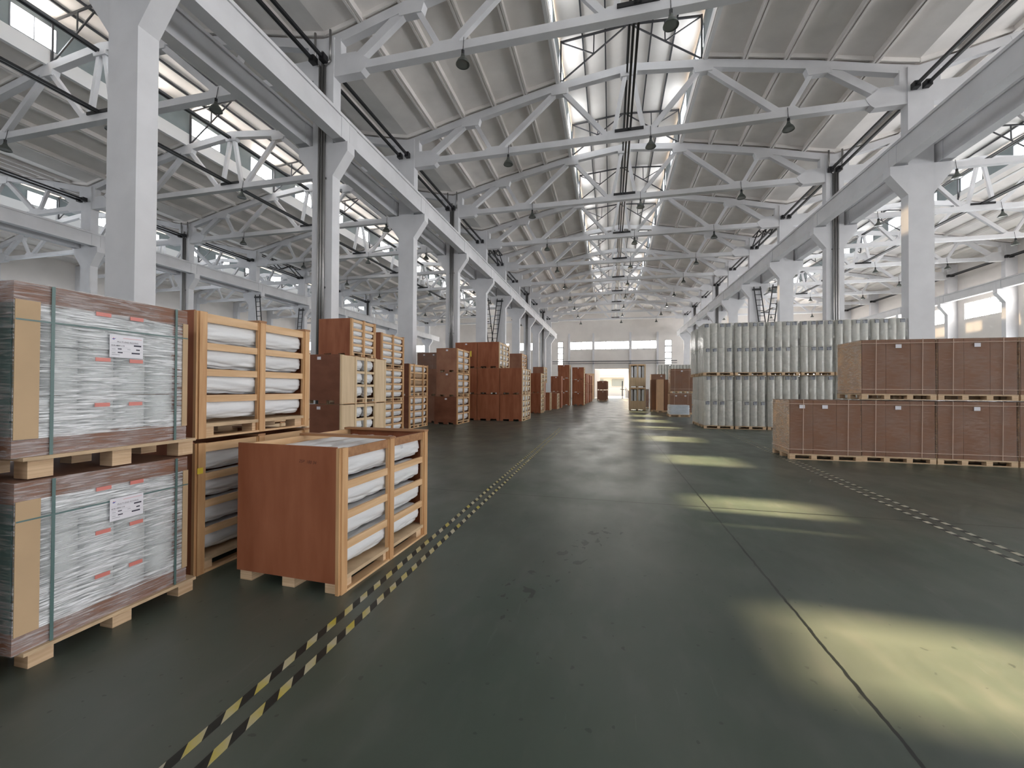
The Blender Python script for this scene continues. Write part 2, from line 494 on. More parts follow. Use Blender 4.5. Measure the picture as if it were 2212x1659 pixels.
def window(label, axis, at, a0, a1, z0, z1, panes, m, fr=0.05, rows=1, depth=0.08):
    """one window: frame and glass"""
    WIN_N[0] += 1
    ca, L_, H_ = (a0 + a1) / 2, a1 - a0, z1 - z0
    loc = (ca, at, z0) if axis == 'Y' else (at, ca, z0)
    t = thing('window_%d' % WIN_N[0], label, 'window', loc, 0 if axis == 'Y' else math.pi / 2, None, 'structure')
    key = (round(L_, 3), round(H_, 3), panes, rows, m.name)
    if key not in WCACHE:
        b = MB()
        for i in range(panes + 1):
            x = -L_ / 2 + L_ * i / panes
            w = fr if i in (0, panes) else fr * 0.6
            b.box(x - w / 2, x + w / 2, -depth / 2, depth / 2, 0, H_)
        for j in range(rows + 1):
            z = H_ * j / rows
            b.box(-L_ / 2, L_ / 2, -depth / 2 + .004, depth / 2 - .004, z - fr / 2 if j else 0, z + fr / 2 if j < rows else H_)
        g = MB().box(-L_ / 2, L_ / 2, -0.004, 0.004, 0.0, H_)
        WCACHE[key] = (b.mesh('window_frame', M['frame']), g.mesh('window_glass', m))
    f, g = WCACHE[key]
    put('window_frame', f, t); put('window_glass', g, t)
    return t


WCACHE = {}

# far end wall
far_holes = [(-2.65, 3.05, 0, 5.0)]
far_win = [(-6.8, -2.98, 8.3, 9.72, 4, 1), (-2.68, 3.12, 8.3, 9.72, 6, 1), (3.42, 7.45, 8.3, 9.72, 4, 1),
           (-8.95, -8.0, 4.6, 9.75, 1, 5), (8.75, 9.85, 4.6, 9.75, 1, 5)]
for c in (-20.4, -41.7, 21.6):
    far_win += [(c - 8.2, c - 3.3, 8.3, 9.72, 4, 1), (c - 2.7, c + 2.7, 8.3, 9.72, 4, 1), (c + 3.3, c + 8.2, 8.3, 9.72, 4, 1)]
wall('wall_far', 'white far end wall with high windows and open door', 'Y', YF, 0.3, -53, 33, 0, 18.2, far_holes + [w[:4] for w in far_win], M['wall'])
FW_LAB = ['wide strip window high on the far wall, beside the tall narrow one behind the crates', 'wide strip window high on the far wall directly above the open door',
          'wide strip window high on the far wall, on the carton side of the door', 'tall narrow window in the far wall at the crate-side column row',
          'tall narrow window in the far wall at the carton-side column row']
for i, w in enumerate(far_win):
    lab = FW_LAB[i] if i < 5 else '%s strip window in the far wall of %s' % (['first', 'second', 'third'][(i - 5) % 3], [BAYNAME['crate'], BAYNAME['outer'], BAYNAME['window']][(i - 5) // 3])
    window(lab, 'Y', YF + 0.12, w[0], w[1], w[2], w[3], w[4], M['pane_w'], 0.17, w[5], 0.14)
# wall pilasters
for i, x in enumerate((-6.95, -2.83, 3.27, 7.6)):
    b = MB().box(x - .16, x + .16, YF - 0.22, YF, 0, 11.1)
    tag(b.build('pilaster', M['white']), '%s white pilaster on the far wall counted from the crate side' % ['first', 'second', 'third', 'fourth'][i], 'pilaster', 'far wall pilasters', 'structure')
# door leaves standing open outward
for i, (xa, xb) in enumerate(((-2.65, -1.78), (3.05, 2.46))):
    t = thing('door_%d' % (i + 1), ['white open leaf of the far door nearest the stacked crates', 'white open leaf of the far door behind the tall pale crate'][i], 'door', (xa, YF + 0.3, 0), 0, None, 'structure')
    MB().bar((0, 0, 2.48), (xb - xa, 2.6, 2.48), 4.9, 0.06, (0, 0, 1)).build('door_leaf', M['leaf'], t)
    MB().box(-0.06, 0.06, -0.06, 0.0, 0, 5.0).build('door_post', M['greysteel'], t)
# what is seen through the far door: the building across the yard
t = thing('building', 'white low building across the yard outside the far door', 'building', (2, 100, -0.05))
b = MB().box(-26, 26, 0, 0.4, 0, 2.0).box(-26, 26, 0.2, 8, 2.0, 9)
b.build('facade', M['outwall'], t)
for i in range(9):
    MB().box(-20 + i * 4.6, -17.4 + i * 4.6, 0.05, 0.19, 2.3, 3.9).build('facade_window', M['outglass'], t)
MB().box(-26, 26, -1.2, 0.2, 4.3, 4.6).build('canopy', M['outwall'], t)
# pipes across the far wall
for z, r, lab in ((6.28, 0.085, 'thicker grey pipe running across the far wall above the door'), (5.92, 0.05, 'thinner grey pipe running across the far wall above the door')):
    t = thing('wall_pipe', lab, 'pipe', (0, YF - 0.35, z))
    MB().cyl((-9.8, 0, 0), (10.6, 0, 0), r).build('pipe_run', M['greysteel'], t)
    for x in (-6.95, -2.83, 3.27, 7.6):
        MB().box(x - .04, x + .04, -0.02, 0.16, -0.14, 0.12).build('pipe_bracket', M['greysteel'], t)

# window-side wall, outermost wall, wall behind the camera
rw_h = [(YK(k) + 0.85, YK(k) + 5.25, 8.3, 9.8) for k in range(-2, 12)]
low_added_h = [(YK(k) + 0.85, YK(k) + 5.25, 1.2, 5.6) for k in range(-2, 12)]  # unseen low windows, added to throw light up at the ceiling
wall('wall_right', 'long white wall with a strip of high windows', 'X', CX['RW'] + 0.4, 0.3, YN, YF, 0, 14.2, rw_h + low_added_h, M['wall'])
for i, h in enumerate(rw_h):
    window('%s strip window of the long side wall counted from the near end' % ORD[i], 'X', CX['RW'] + 0.5, h[0], h[1], h[2], h[3], 5, M['pane_w'], 0.07)
wall('wall_left', 'pale outermost side wall far beyond the roll crates', 'X', CX['LW'] - 0.7, 0.3, YN, YF, 0, 14.2, rw_h + low_added_h, M['wall'])
for i, h in enumerate(rw_h):  # unseen strip windows added to this wall for their light
    window('%s added unseen strip window of the outermost wall counted from the near end' % ORD[i], 'X', CX['LW'] - 0.6, h[0], h[1], h[2], h[3], 5, M['pane_o'], 0.07)
for sx_, sn in ((CX['RW'] + 0.5, 'window-wall side'), (CX['LW'] - 0.6, 'outermost wall')):
    for i, h in enumerate(low_added_h):
        window('%s added unseen low window of the %s from the near end' % (ORD[i], sn), 'X', sx_, h[0], h[1], h[2], h[3], 4, M['pane_l' if sx_ > 0 else 'pane_o'], 0.07, 3)
nh = [(-2.5, 3.5, 0, 4.6), (-8.5, 9.5, 7.0, 9.8)] + [h for c in (-41.7, -20.4, 21.6) for h in ((c - 8, c + 8, 7.0, 9.8),)]  # gateway and windows behind the camera, added for light from behind
wall('wall_near', 'white near end wall with a gateway added for light', 'Y', YN - 0.3, 0.3, -53, 33, 0, 18.2, nh, M['wall'])
for i, h in enumerate(nh[1:]):
    window('added unseen high window of the near wall in %s' % [BAYNAME['nave'], BAYNAME['outer'], BAYNAME['crate'], BAYNAME['window']][i], 'Y', YN - 0.15, h[0], h[1], h[2], h[3], 8, M['pane_n'], 0.07)

# ------------------------------------------------------------------ roof: panels, monitors
TOP = [(0.0, 15.67), (3.0, 15.33), (7.2, 14.5), (9.6, 13.92), (10.43, 13.75)]


def topz(a):
    a = abs(a)
    for (x0, z0), (x1, z1) in zip(TOP, TOP[1:]):
        if a <= x1:
            return z0 + (z1 - z0) * (a - x0) / (x1 - x0)
    return TOP[-1][1]


CEIL_M, SHEET = M['ceil'], M['sheet']
MONY = [19.5 + 4.0 * n for n in range(-7, 13)]
for bn, (xa, xb) in BAYS.items():
    c, half = (xa + xb) / 2, (xb - xa) / 2
    sx = half / 10.43
    for sgn, sd in ((-1, 'crate-side'), (1, 'window-side')):
        b = MB()
        xs = [3.0, 4.5, 6.0, 7.2, 8.4, 9.6, 10.43] + ([11.2] if (bn, sgn) in (('window', 1), ('outer', -1)) else [])
        for u, v in zip(xs, xs[1:]):
            zu, zw = topz(u) + 0.22, topz(v) + 0.22
            poly = [(c + sgn * u * sx, zu), (c + sgn * v * sx, zw), (c + sgn * v * sx, zw + 0.12), (c + sgn * u * sx, zu + 0.12)]
            if sgn < 0: poly = poly[::-1]
            b.prism_y(poly, YN, YF)
        for u in (3.06, 4.55, 6.05, 7.55, 9.05):
            for dx in (-0.055, 0.055):
                x = c + sgn * (u + dx) * sx
                z = topz(u + dx)
                b.box(x - 0.042, x + 0.042, YN, YF, z, z + 0.24)
        for k in range(-2, 12):
            for (u, v) in zip(xs, xs[1:]):
                for dy in (-0.16, 0.16):
                    y = YK(k) + 0.2 + dy
                    b.bar((c + sgn * u * sx, y, topz(u) + 0.15), (c + sgn * v * sx, y, topz(v) + 0.15), 0.06, 0.16, (0, 1, 0))
        nm = 'ceiling'
        tag(b.build(nm, CEIL_M), 'ribbed %s roof slope above %s' % (sd, BAYNAME[bn]), 'ceiling', None, 'structure')
    # monitor (roof lantern)
    for sgn, sd in ((-1, 'crate-side'), (1, 'window-side')):
        x = c + sgn * 3.08
        tag(MB().box(x - .07, x + .07, YN, YF, 15.28, 15.98).build('trim_%d' % (1 + sgn), M['curb']), 'white curb below the %s lantern windows over %s' % (sd, BAYNAME[bn]), 'trim', None, 'structure')
        wins = [(y, 0.9) for y in MONY]
        if (bn, sgn) == ('crate', -1): wins = [(-3.0, .9), (1.0, .8), (4.7, .48), (7.85, .62), (11.95, .72), (15.9, .75)] + [(y, .9) for y in MONY if y > 18]
        holes = [(y - q, y + q, 16.02, 17.02) for y, q in wins]
        wall('wall_lantern', 'grey-green %s lantern wall over %s' % (sd, BAYNAME[bn]), 'X', x - .02, 0.04, YN, YF, 15.98, 17.34, holes, M['siding'])
        for i, (y, q) in enumerate(wins):
            window('%s %s lantern window over %s' % (ORD[i], sd, BAYNAME[bn]), 'X', x, y - q, y + q, 16.02, 17.02, 2, M['pane_c' if (bn, sgn) == ('crate', -1) else 'pane_m'], 0.045)
    b = MB()
    for sgn in (-1, 1):
        poly = [(c, 17.62), (c + sgn * 3.5, 17.36), (c + sgn * 3.5, 17.42), (c, 17.68)]
        b.prism_y(poly if sgn > 0 else poly[::-1], YN, YF)
    tag(b.build('ceiling', SHEET), 'pale sheet roof of the lantern over %s' % BAYNAME[bn], 'ceiling', None, 'structure')
    for i, u in enumerate((-2.0, -1.0, 0.0, 1.0, 2.0)):
        z = 17.62 - abs(u) * 0.0743
        tag(MB().box(c + u - .03, c + u + .03, YN, YF, z - 0.10, z - 0.002).build('purlin', M['steel']),
            '%s dark purlin under the lantern roof over %s, counted from the crate side' % (['first', 'second', 'ridge', 'fourth', 'fifth'][i], BAYNAME[bn]), 'purlin', 'lantern purlins', 'structure')

# ------------------------------------------------------------------ trusses and lantern frames
ZB = 12.45
truss = thing('roof_truss', 'white concrete roof truss', 'truss', (0, 0, 0), 0, 'concrete roof trusses')


def yb(poly, w=0.24):
    return MB().prism_y(poly, -w / 2, w / 2)


b = MB().box(-10.05, 10.05, -.14, .14, 0, 0.27)
for x, w in ((-5.98, 0.34), (5.98, 0.34), (0, 0.85)):
    b.prism_y([(x - w - .18, 0.27), (x - w, 0.40), (x + w, 0.40), (x + w + .18, 0.27)], -.14, .14)
for s in (-1, 1):
    b.prism_y([(s * 10.4, -.12), (s * 9.0, -.12), (s * 8.85, 0.0), (s * 8.7, .27), (s * 9.2, .62), (s * 10.4, .62)][::s], -.16, .16)
b.build('bottom_chord', M['white'], truss)
b = MB()
xs = [-10.4, -9.6, -7.2, -3.0, 0.0, 3.0, 7.2, 9.6, 10.4]
for u, v in zip(xs, xs[1:]):
    zu, zw = topz(u) - ZB, topz(v) - ZB
    yb_ = [(u, zu - .33), (v, zw - .33), (v, zw), (u, zu)]
    b.prism_y(yb_, -.13, .13)
for x, w in ((-7.2, .5), (-3.0, .42), (0, .4), (3.0, .42), (7.2, .5)):
    z = topz(x) - ZB
    b.prism_y([(x - w, z - .2), (x - w * .8, z - .52), (x + w * .8, z - .52), (x + w, z - .2)], -.135, .135)
b.build('top_chord', M['white'], truss)
for s in (-1, 1):
    MB().bar((s * 0.15, 0, topz(0) - ZB - .45), (s * 0.62, 0, .36), .16, .17).build('web_strut', M['white'], truss)
    MB().bar((s * 2.78, 0, topz(3) - ZB - .45), (s * 0.95, 0, .30), .16, .20).build('web_strut', M['white'], truss)
    MB().bar((s * 3.25, 0, topz(3) - ZB - .45), (s * 5.75, 0, .30), .18, .24).build('web_strut', M['white'], truss)
    MB().bar((s * 6.95, 0, topz(7.2) - ZB - .42), (s * 6.2, 0, .32), .16, .18).build('web_strut', M['white'], truss)
    MB().bar((s * 7.5, 0, topz(7.2) - ZB - .36), (s * 9.25, 0, .40), .22, .30).build('web_strut', M['white'], truss)
    MB().bar((s * 10.0, 0, .55), (s * 10.0, 0, topz(10) - ZB - .2), .30, .42).build('end_post', M['white'], truss)
kids(truss)
lf = thing('lantern_frame', 'dark steel lantern frame', 'lantern frame', (0, 0, 0), 0, 'steel lantern frames')
LZ = 15.35
for s in (-1, 1):
    MB().box(s * 2.95 - .035, s * 2.95 + .035, -.035, .035, 0.1, 1.95).build('post', M['steel'], lf)
    MB().bar((s * 2.95, 0, 1.90), (0, 0, 2.14), .06, .08).build('rafter', M['steel'], lf)
    bb = MB().bar((s * 0.12, 0, 2.08), (s * 2.9, 0, .12), .05, .055)
    bb.bar((s * 1.48, 0, 2.0), (s * 1.50, 0, 1.12), .045, .05).bar((s * 2.9, 0, 1.86), (s * 1.5, 0, 1.12), .04, .045)
    bb.build('brace', M['steel'], lf)
kids(lf)
KR = {'nave': range(2, 12), 'crate': range(1, 12), 'window': range(3, 12), 'outer': range(3, 12)}
first = [True]
for bn, (xa, xb) in BAYS.items():
    c, half = (xa + xb) / 2, (xb - xa) / 2
    for n, k in enumerate(KR[bn]):
        for proto, z, nm in ((truss, ZB, 'white concrete roof truss'), (lf, LZ, 'dark steel lantern frame')):
            o = proto if first[0] or (first[0] is False and proto['label'] == nm) else copy_tree(proto)
            o.location = (c, YK(k) + 0.2, z)
            if proto is truss: o.scale = (half / 10.43, 1, 1)
            o['label'] = '%s over %s, %s from the near end' % (nm, BAYNAME[bn], ORD[n])
        first[0] = False

# ------------------------------------------------------------------ columns, crane beams
def corbel_poly(cx, s):
    f = cx + s * CW / 2
    return [(f - s * .01, 8.88), (f + s * .57, 9.68), (f + s * .57, 10.0), (f - s * .01, 10.0)]


cols = {}
ROWN = {'L': 'the roll-crate row', 'R': 'the carton-pallet row', 'LL': 'the outer crate-side row', 'RW': 'the window-wall row', 'LW': 'the outermost-wall row'}
ROWK = {'L': range(0, 12), 'R': range(2, 12), 'LL': range(2, 12), 'RW': range(6, 12), 'LW': range(3, 12)}
for rn, ks in ROWK.items():
    cx = CX[rn]
    sides = {'L': (-1, 1), 'R': (-1, 1), 'LL': (-1, 1), 'RW': (-1,), 'LW': (1,)}[rn]
    sh = MB().box(-CW / 2, CW / 2, 0, CD, 0, 13.7)
    parts = [('shaft', sh.mesh('shaft', M['white']))]
    for s in sides:
        p = corbel_poly(0, s)
        parts.append(('corbel', MB().prism_y(p if s < 0 else p[::-1], 0.0, CD).mesh('corbel', M['white'])))
    for n, k in enumerate(ks):
        t = thing('column', 'white concrete corbelled column, %s from the near end in %s' % (ORD[n], ROWN[rn]), 'column', (cx, YK(k), 0), 0, 'concrete columns', 'structure')
        for nm, me in parts:
            put(nm, me, t)
    for s in sides:
        bx = s * (CW / 2 + .31)
        gme = (MB().box(-.185, .185, 0, BAY - .01, 10.0, 10.70).box(-.205, .205, 0, .42, 10.0, 10.70).box(-.205, .205, BAY - .43, BAY - .01, 10.0, 10.70)
               .box(-.235, .235, 0, BAY - .01, 10.70, 10.80)).mesh('beam_web', M['white'])
        rme = MB().box(-.05, .05, 0, BAY - .01, 10.80, 10.86).mesh('crane_rail', M['rail'] if rn in ('RW',) else M['white'])
        side = 'central aisle side' if (rn, s) in (('L', 1), ('R', -1)) else 'near side' if s > 0 else 'far side'
        for n, k in enumerate(ks):
            if k == max(ks):
                g2 = MB().box(-.185, .185, 0, 3.1, 10.0, 10.70).box(-.205, .205, 0, .42, 10.0, 10.7).box(-.235, .235, 0, 3.1, 10.70, 10.80).mesh('beam_web', M['white'])
                r2 = MB().box(-.05, .05, 0, 3.1, 10.80, 10.86).mesh('crane_rail', M['white'])
            else:
                g2, r2 = gme, rme
            t = thing('crane_beam', 'white crane beam, %s of %s, %s from the near end' % (side, ROWN[rn], ORD[n]), 'beam', (cx + bx, YK(k) + CD / 2, 0), 0, 'crane beams', 'structure')
            put('beam_web', g2, t); put('crane_rail', r2, t)

# downpipes on some columns
for rn, ks in (('L', (2, 4, 8, 10)), ('R', (4, 8, 10)), ('LL', (4, 8))):
    for n, k in enumerate(ks):
        t = thing('downpipe', 'grey metal downpipes on the %s piped column of %s' % (ORD[n], ROWN[rn]), 'downpipe', (CX[rn], YK(k) - .001, 0), 0, 'rain downpipes')
        for i, x in enumerate((-.10, 0.0, .10)):
            b = MB().cyl((x, -.055, 0.02), (x, -.055, 12.7 if i != 1 else 13.2), .042, 10)
            b.build('pipe', M['pipe'], t, None, True)
        for s in (-1, 1):
            b = MB().cyl((s * .10, -.055, 12.7), (s * .30, -.055, 12.85), .04, 10).cyl((s * .30, -.055, 12.85), (s * .30, -.055, 13.9), .04, 10)
            b.build('inlet_pipe', M['pipe'], t, None, True)
        MB().box(-.17, .17, -.03, 0, 8.78, 8.84).box(-.17, .17, -.03, 0, 5.0, 5.06).build('pipe_clip', M['greysteel'], t)

# black tie struts along the hall
strut = MB().box(-.045, .045, .21, BAY - .31, -.05, .05).mesh('strut_bar', M['black'])
brk = MB().box(-.10, .10, .205, .40, -.10, .12).box(-.10, .10, BAY - .52, BAY - .302, -.10, .12).mesh('strut_bracket', M['black'])


strut_long = MB().box(-.04, .04, .141, BAY - .19, -.05, .05).mesh('strut_bar', M['black'])


def struts(bn_label, x, dx, z, ks, grp, m=None, bracket=True):
    for n, k in enumerate(ks):
        t = thing('tie_strut', 'paired black struts %s, %s from the near end' % (bn_label, ORD[n]), 'strut', (x, YK(k) + .2, z), 0, grp)
        for d in (-dx, dx):
            put('strut_bar', strut if bracket else strut_long, t, (d, 0, 0))
            if bracket: put('strut_bracket', brk, t, (d, 0, 0))


struts('atop the roll-crate column row', CX['L'] - .05, .20, 12.82, range(1, 11), 'struts over the crate-side columns')
struts('atop the carton-pallet column row', CX['R'] - .1, .18, 12.82, range(2, 11), 'struts over the carton-side columns')
struts('atop the outer columns', CX['LL'], .2, 12.82, range(2, 11), 'struts over the outer columns')
struts('along the window wall', CX['RW'] - .3, .16, 12.6, range(6, 11), 'struts along the window wall', None, True)
for bn in ('nave', 'crate', 'window'):
    c = sum(BAYS[bn]) / 2
    ks = {'nave': range(1, 11), 'crate': range(1, 11), 'window': range(3, 11)}[bn]
    struts('below ridge of %s' % BAYNAME[bn], c, .07, 15.28, ks, 'ridge struts', None, False)
    struts('between truss feet in %s' % BAYNAME[bn], c, .07, 12.79, ks, 'bottom struts', None, False)
    for n, k in enumerate([k for k in KR[bn]]):
        tag(MB().box(c - .58, c + .62, YK(k) + .012, YK(k) + .059, 12.72, 12.84).build('bearing_plate', M['black']),
            'black bearing plate on the %s truss over %s' % (ORD[n], BAYNAME[bn]), 'plate', 'black bearing plates')
# black cross bracing between two trusses at each column row
for rn, lab in (('L', 'behind the roll crates'), ('R', 'behind the carton pallets'), ('LL', 'beyond the roll crates')):
    t = thing('cross_bracing', 'black lattice bracing above the column row %s' % lab, 'bracing', (CX[rn] - .05, YK(5) + .2, 12.871), 0, 'black lattice bracings')
    for d in (-.2, .2):
        b = MB()
        for i in range(4):
            y0, y1 = .45 + i * 1.275, .45 + (i + 1) * 1.275
            za, zb = (0.1, .78) if i % 2 == 0 else (.78, 0.1)
            b.bar((d, y0, za), (d, y1, zb), .06, .06, (1, 0, 0))
        b.bar((d, .45, .78), (d, 5.55, .78), .06, .07, (1, 0, 0))
        b.build('lattice', M['black'], t)
    b = MB()
    for i in range(5):
        b.bar((-.2, .45 + 1.275 * i, .78), (.2, .45 + 1.275 * i, .78), .05, .05, (0, 1, 0))
    b.build('cross_bar', M['black'], t)

# lamps under the trusses
lamp = thing('pendant_lamp', 'grey bell pendant lamp', 'lamp', (0, 0, 0), 0, 'pendant lamps')
MB().lathe([(.03, .34), (.055, .33), (.07, .25), (.10, .20), (.17, .12), (.215, 0.02), (.22, 0), (.205, 0.0), (.16, .11), (.06, .22)], 20).build('lamp_shade', M['shade'], lamp, None, True)
MB().lathe([(0.0, .015), (.10, .012), (.205, .02)], 20).build('lamp_lens', M['lens'], lamp, None, True)
MB().cyl((0, 0, .33), (0, 0, .46), .05, 10).cyl((0, 0, .46), (0, .03, .62), .012, 6).cyl((0, .03, .62), (0, .08, .95), .010, 6).build('hanger', M['black'], lamp)
kids(lamp)
fst = True
LR = {'nave': range(2, 12), 'crate': range(2, 12), 'window': range(3, 12)}
for bn, ks in LR.items():
    c = sum(BAYS[bn]) / 2
    for n, k in enumerate(ks):
        for j, dx in enumerate((-5.32, 0.90, 6.08)):
            o = lamp if fst else copy_tree(lamp)
            fst = False
            o.location = (c + dx, YK(k) - .02, 11.86)
            o['label'] = 'grey bell lamp, %s, on the %s truss over %s' % (['crate-side one', 'middle one', 'window-side one'][j], ORD[n], BAYNAME[bn])

# crane access ladders
def ladder(label, x, y, dx, z0, z1):
    """steel ladder leaning sideways by dx over its height"""
    t = thing('ladder', label, 'ladder', (x, y, 0), 0, 'black access ladders')
    for s in (-.23, .23):
        MB().bar((s + dx, 0, z0), (s, 0, z1), .05, .07, (0, 1, 0)).build('stile', M['black'], t)
    n = int((z1 - z0) / .42)
    for i in range(n):
        f = (i + .5) / n
        MB().bar((dx * (1 - f) - .23, 0, z0 + (z1 - z0) * f), (dx * (1 - f) + .23, 0, z0 + (z1 - z0) * f), .04, .04, (0, 1, 0)).build('rung', M['black'], t)
    MB().box(-.30, .30, -.06, .10, z1 - .28, z1 - .16).build('top_bracket', M['black'], t)


ladder('black ladder on the nave face of the crate-side column row', CX['L'] - .1, YK(6) - .12, -1.25, 0, 9.75)
ladder('black ladder leaning the other way behind it in the crate-side row', CX['L'] - 1.30, YK(6) - .62, 1.25, 0, 9.75)
ladder('black ladder on the carton-side column row', CX['R'] + .1, YK(6) - .12, 1.25, 0, 9.75)
ladder('black ladder leaning the other way on the carton-side row', CX['R'] + 1.30, YK(6) - .62, -1.25, 0, 9.75)
ladder('black ladder on the far column row beyond the roll crates', CX['LL'] + .7, YK(5) - .12, .9, 0, 9.75)
ladder('second black ladder on the far column row beyond the roll crates', CX['LL'] + .1, YK(6) - .12, -.9, 0, 9.75)

# ------------------------------------------------------------------ hazard tapes on the floor
def tape(label, p, q, w, m):
    p, q = Vector(p), Vector(q)
    L_ = (q - p).length
    t = MB().box(-w / 2, w / 2, 0, L_, 0, 0.0012).build('floor_tape', m)
    t.location = (p.x, p.y, 0.0006)
    t.rotation_euler = (0, 0, math.atan2(-(q.x - p.x), q.y - p.y))
    return tag(t, label, 'floor tape', 'hazard tapes')


tape('striped floor tape strip nearer the foreground plywood crate', (-1.80, 0.4, 0), (-1.99, 17.0, 0), .05, M['tape'])
tape('striped floor tape strip nearer the middle of the aisle, beside the plywood crate', (-1.655, 0.4, 0), (-1.86, 16.4, 0), .05, M['tape'])
tape('faded striped floor tape strip nearer the carton pallets', (3.86, 4.2, 0), (4.36, 17.5, 0), .055, M['tape2'])
tape('faded striped floor tape strip nearer the middle joint, before the carton pallets', (3.68, 4.2, 0), (4.18, 17.5, 0), .055, M['tape2'])


# ------------------------------------------------------------------ fabric rolls
RC = {}


def roll_mesh(L_, r, var):
    key = (round(L_, 2), round(r, 3), var)
    if key in RC: return RC[key]
    rnd = random.Random(var * 31 + 5)
    NA, NL = 56, 36
    vs, fs = [], []
    prof = []
    e = min(.10, r * .75)
    for i in range(6):
        a = math.pi / 2 * i / 5
        prof.append((-L_ / 2 + e * (1 - math.sin(a)) if i else -L_ / 2, r - e + e * math.sin(math.pi / 2 * i / 5) if i else r - e))
    prof = [(-L_ / 2 + e * (1 - math.cos(math.pi / 2 * i / 5)), r - e + e * math.sin(math.pi / 2 * i / 5)) for i in range(6)]
    for i in range(1, NL):
        prof.append((-L_ / 2 + e + (L_ - 2 * e) * i / NL, r))
    prof += [(-y, rr) for y, rr in prof[:6][::-1]]
    folds = [(rnd.uniform(0, 6.28), rnd.uniform(-9, 9), rnd.choice((6, 8, 10, 14)), rnd.uniform(.004, .010)) for _ in range(6)]
    for y, rr in prof:
        for j in range(NA):
            t = 2 * math.pi * j / NA
            low = max(0, -math.sin(t))          # folds gather at the underside
            d = 0
            for ph, tw, nn, am in folds:
                d -= am * abs(math.sin(nn * .5 * t + tw * y + ph)) ** 9
            R = rr - .010 * low * r / .125 + d * (r / .125) * (.35 + 1.1 * low + .8 * max(0, abs(y) / (L_ / 2) - .6))
            ct, st = math.cos(t), math.sin(t)      # rolls sag into a fuller, slightly squared section
            vs.append((R * math.copysign(abs(ct) ** .84, ct), y, R * math.copysign(abs(st) ** .84, st)))
    n = len(prof)
    for i in range(n - 1):
        for j in range(NA):
            k = (j + 1) % NA
            fs.append((i * NA + j, i * NA + k, i * NA + NA + k, i * NA + NA + j))
    fs.append(tuple(range(NA))); fs.append(tuple(range((n - 1) * NA + NA - 1, (n - 1) * NA - 1, -1)))
    b = MB(); b.add(vs, fs)
    RC[key] = b.mesh('fabric_roll', M['roll'], True)
    return RC[key]


RC2 = {}


def place_roll(label, x, y, z, L_, r, var, rz=0.0, group=None, kraft=False, upright=False):
    me = roll_mesh(L_, r, var)
    if kraft:
        key = (me.name, 'k')
        if key not in RC2:
            m2 = me.copy(); m2.materials.clear(); m2.materials.append(M['kraft']); RC2[key] = m2
        me = RC2[key]
    o = put('fabric_roll', me, None, (x, y, z), (math.pi / 2 if upright else 0, 0, rz))
    return tag(o, label, 'roll', group)


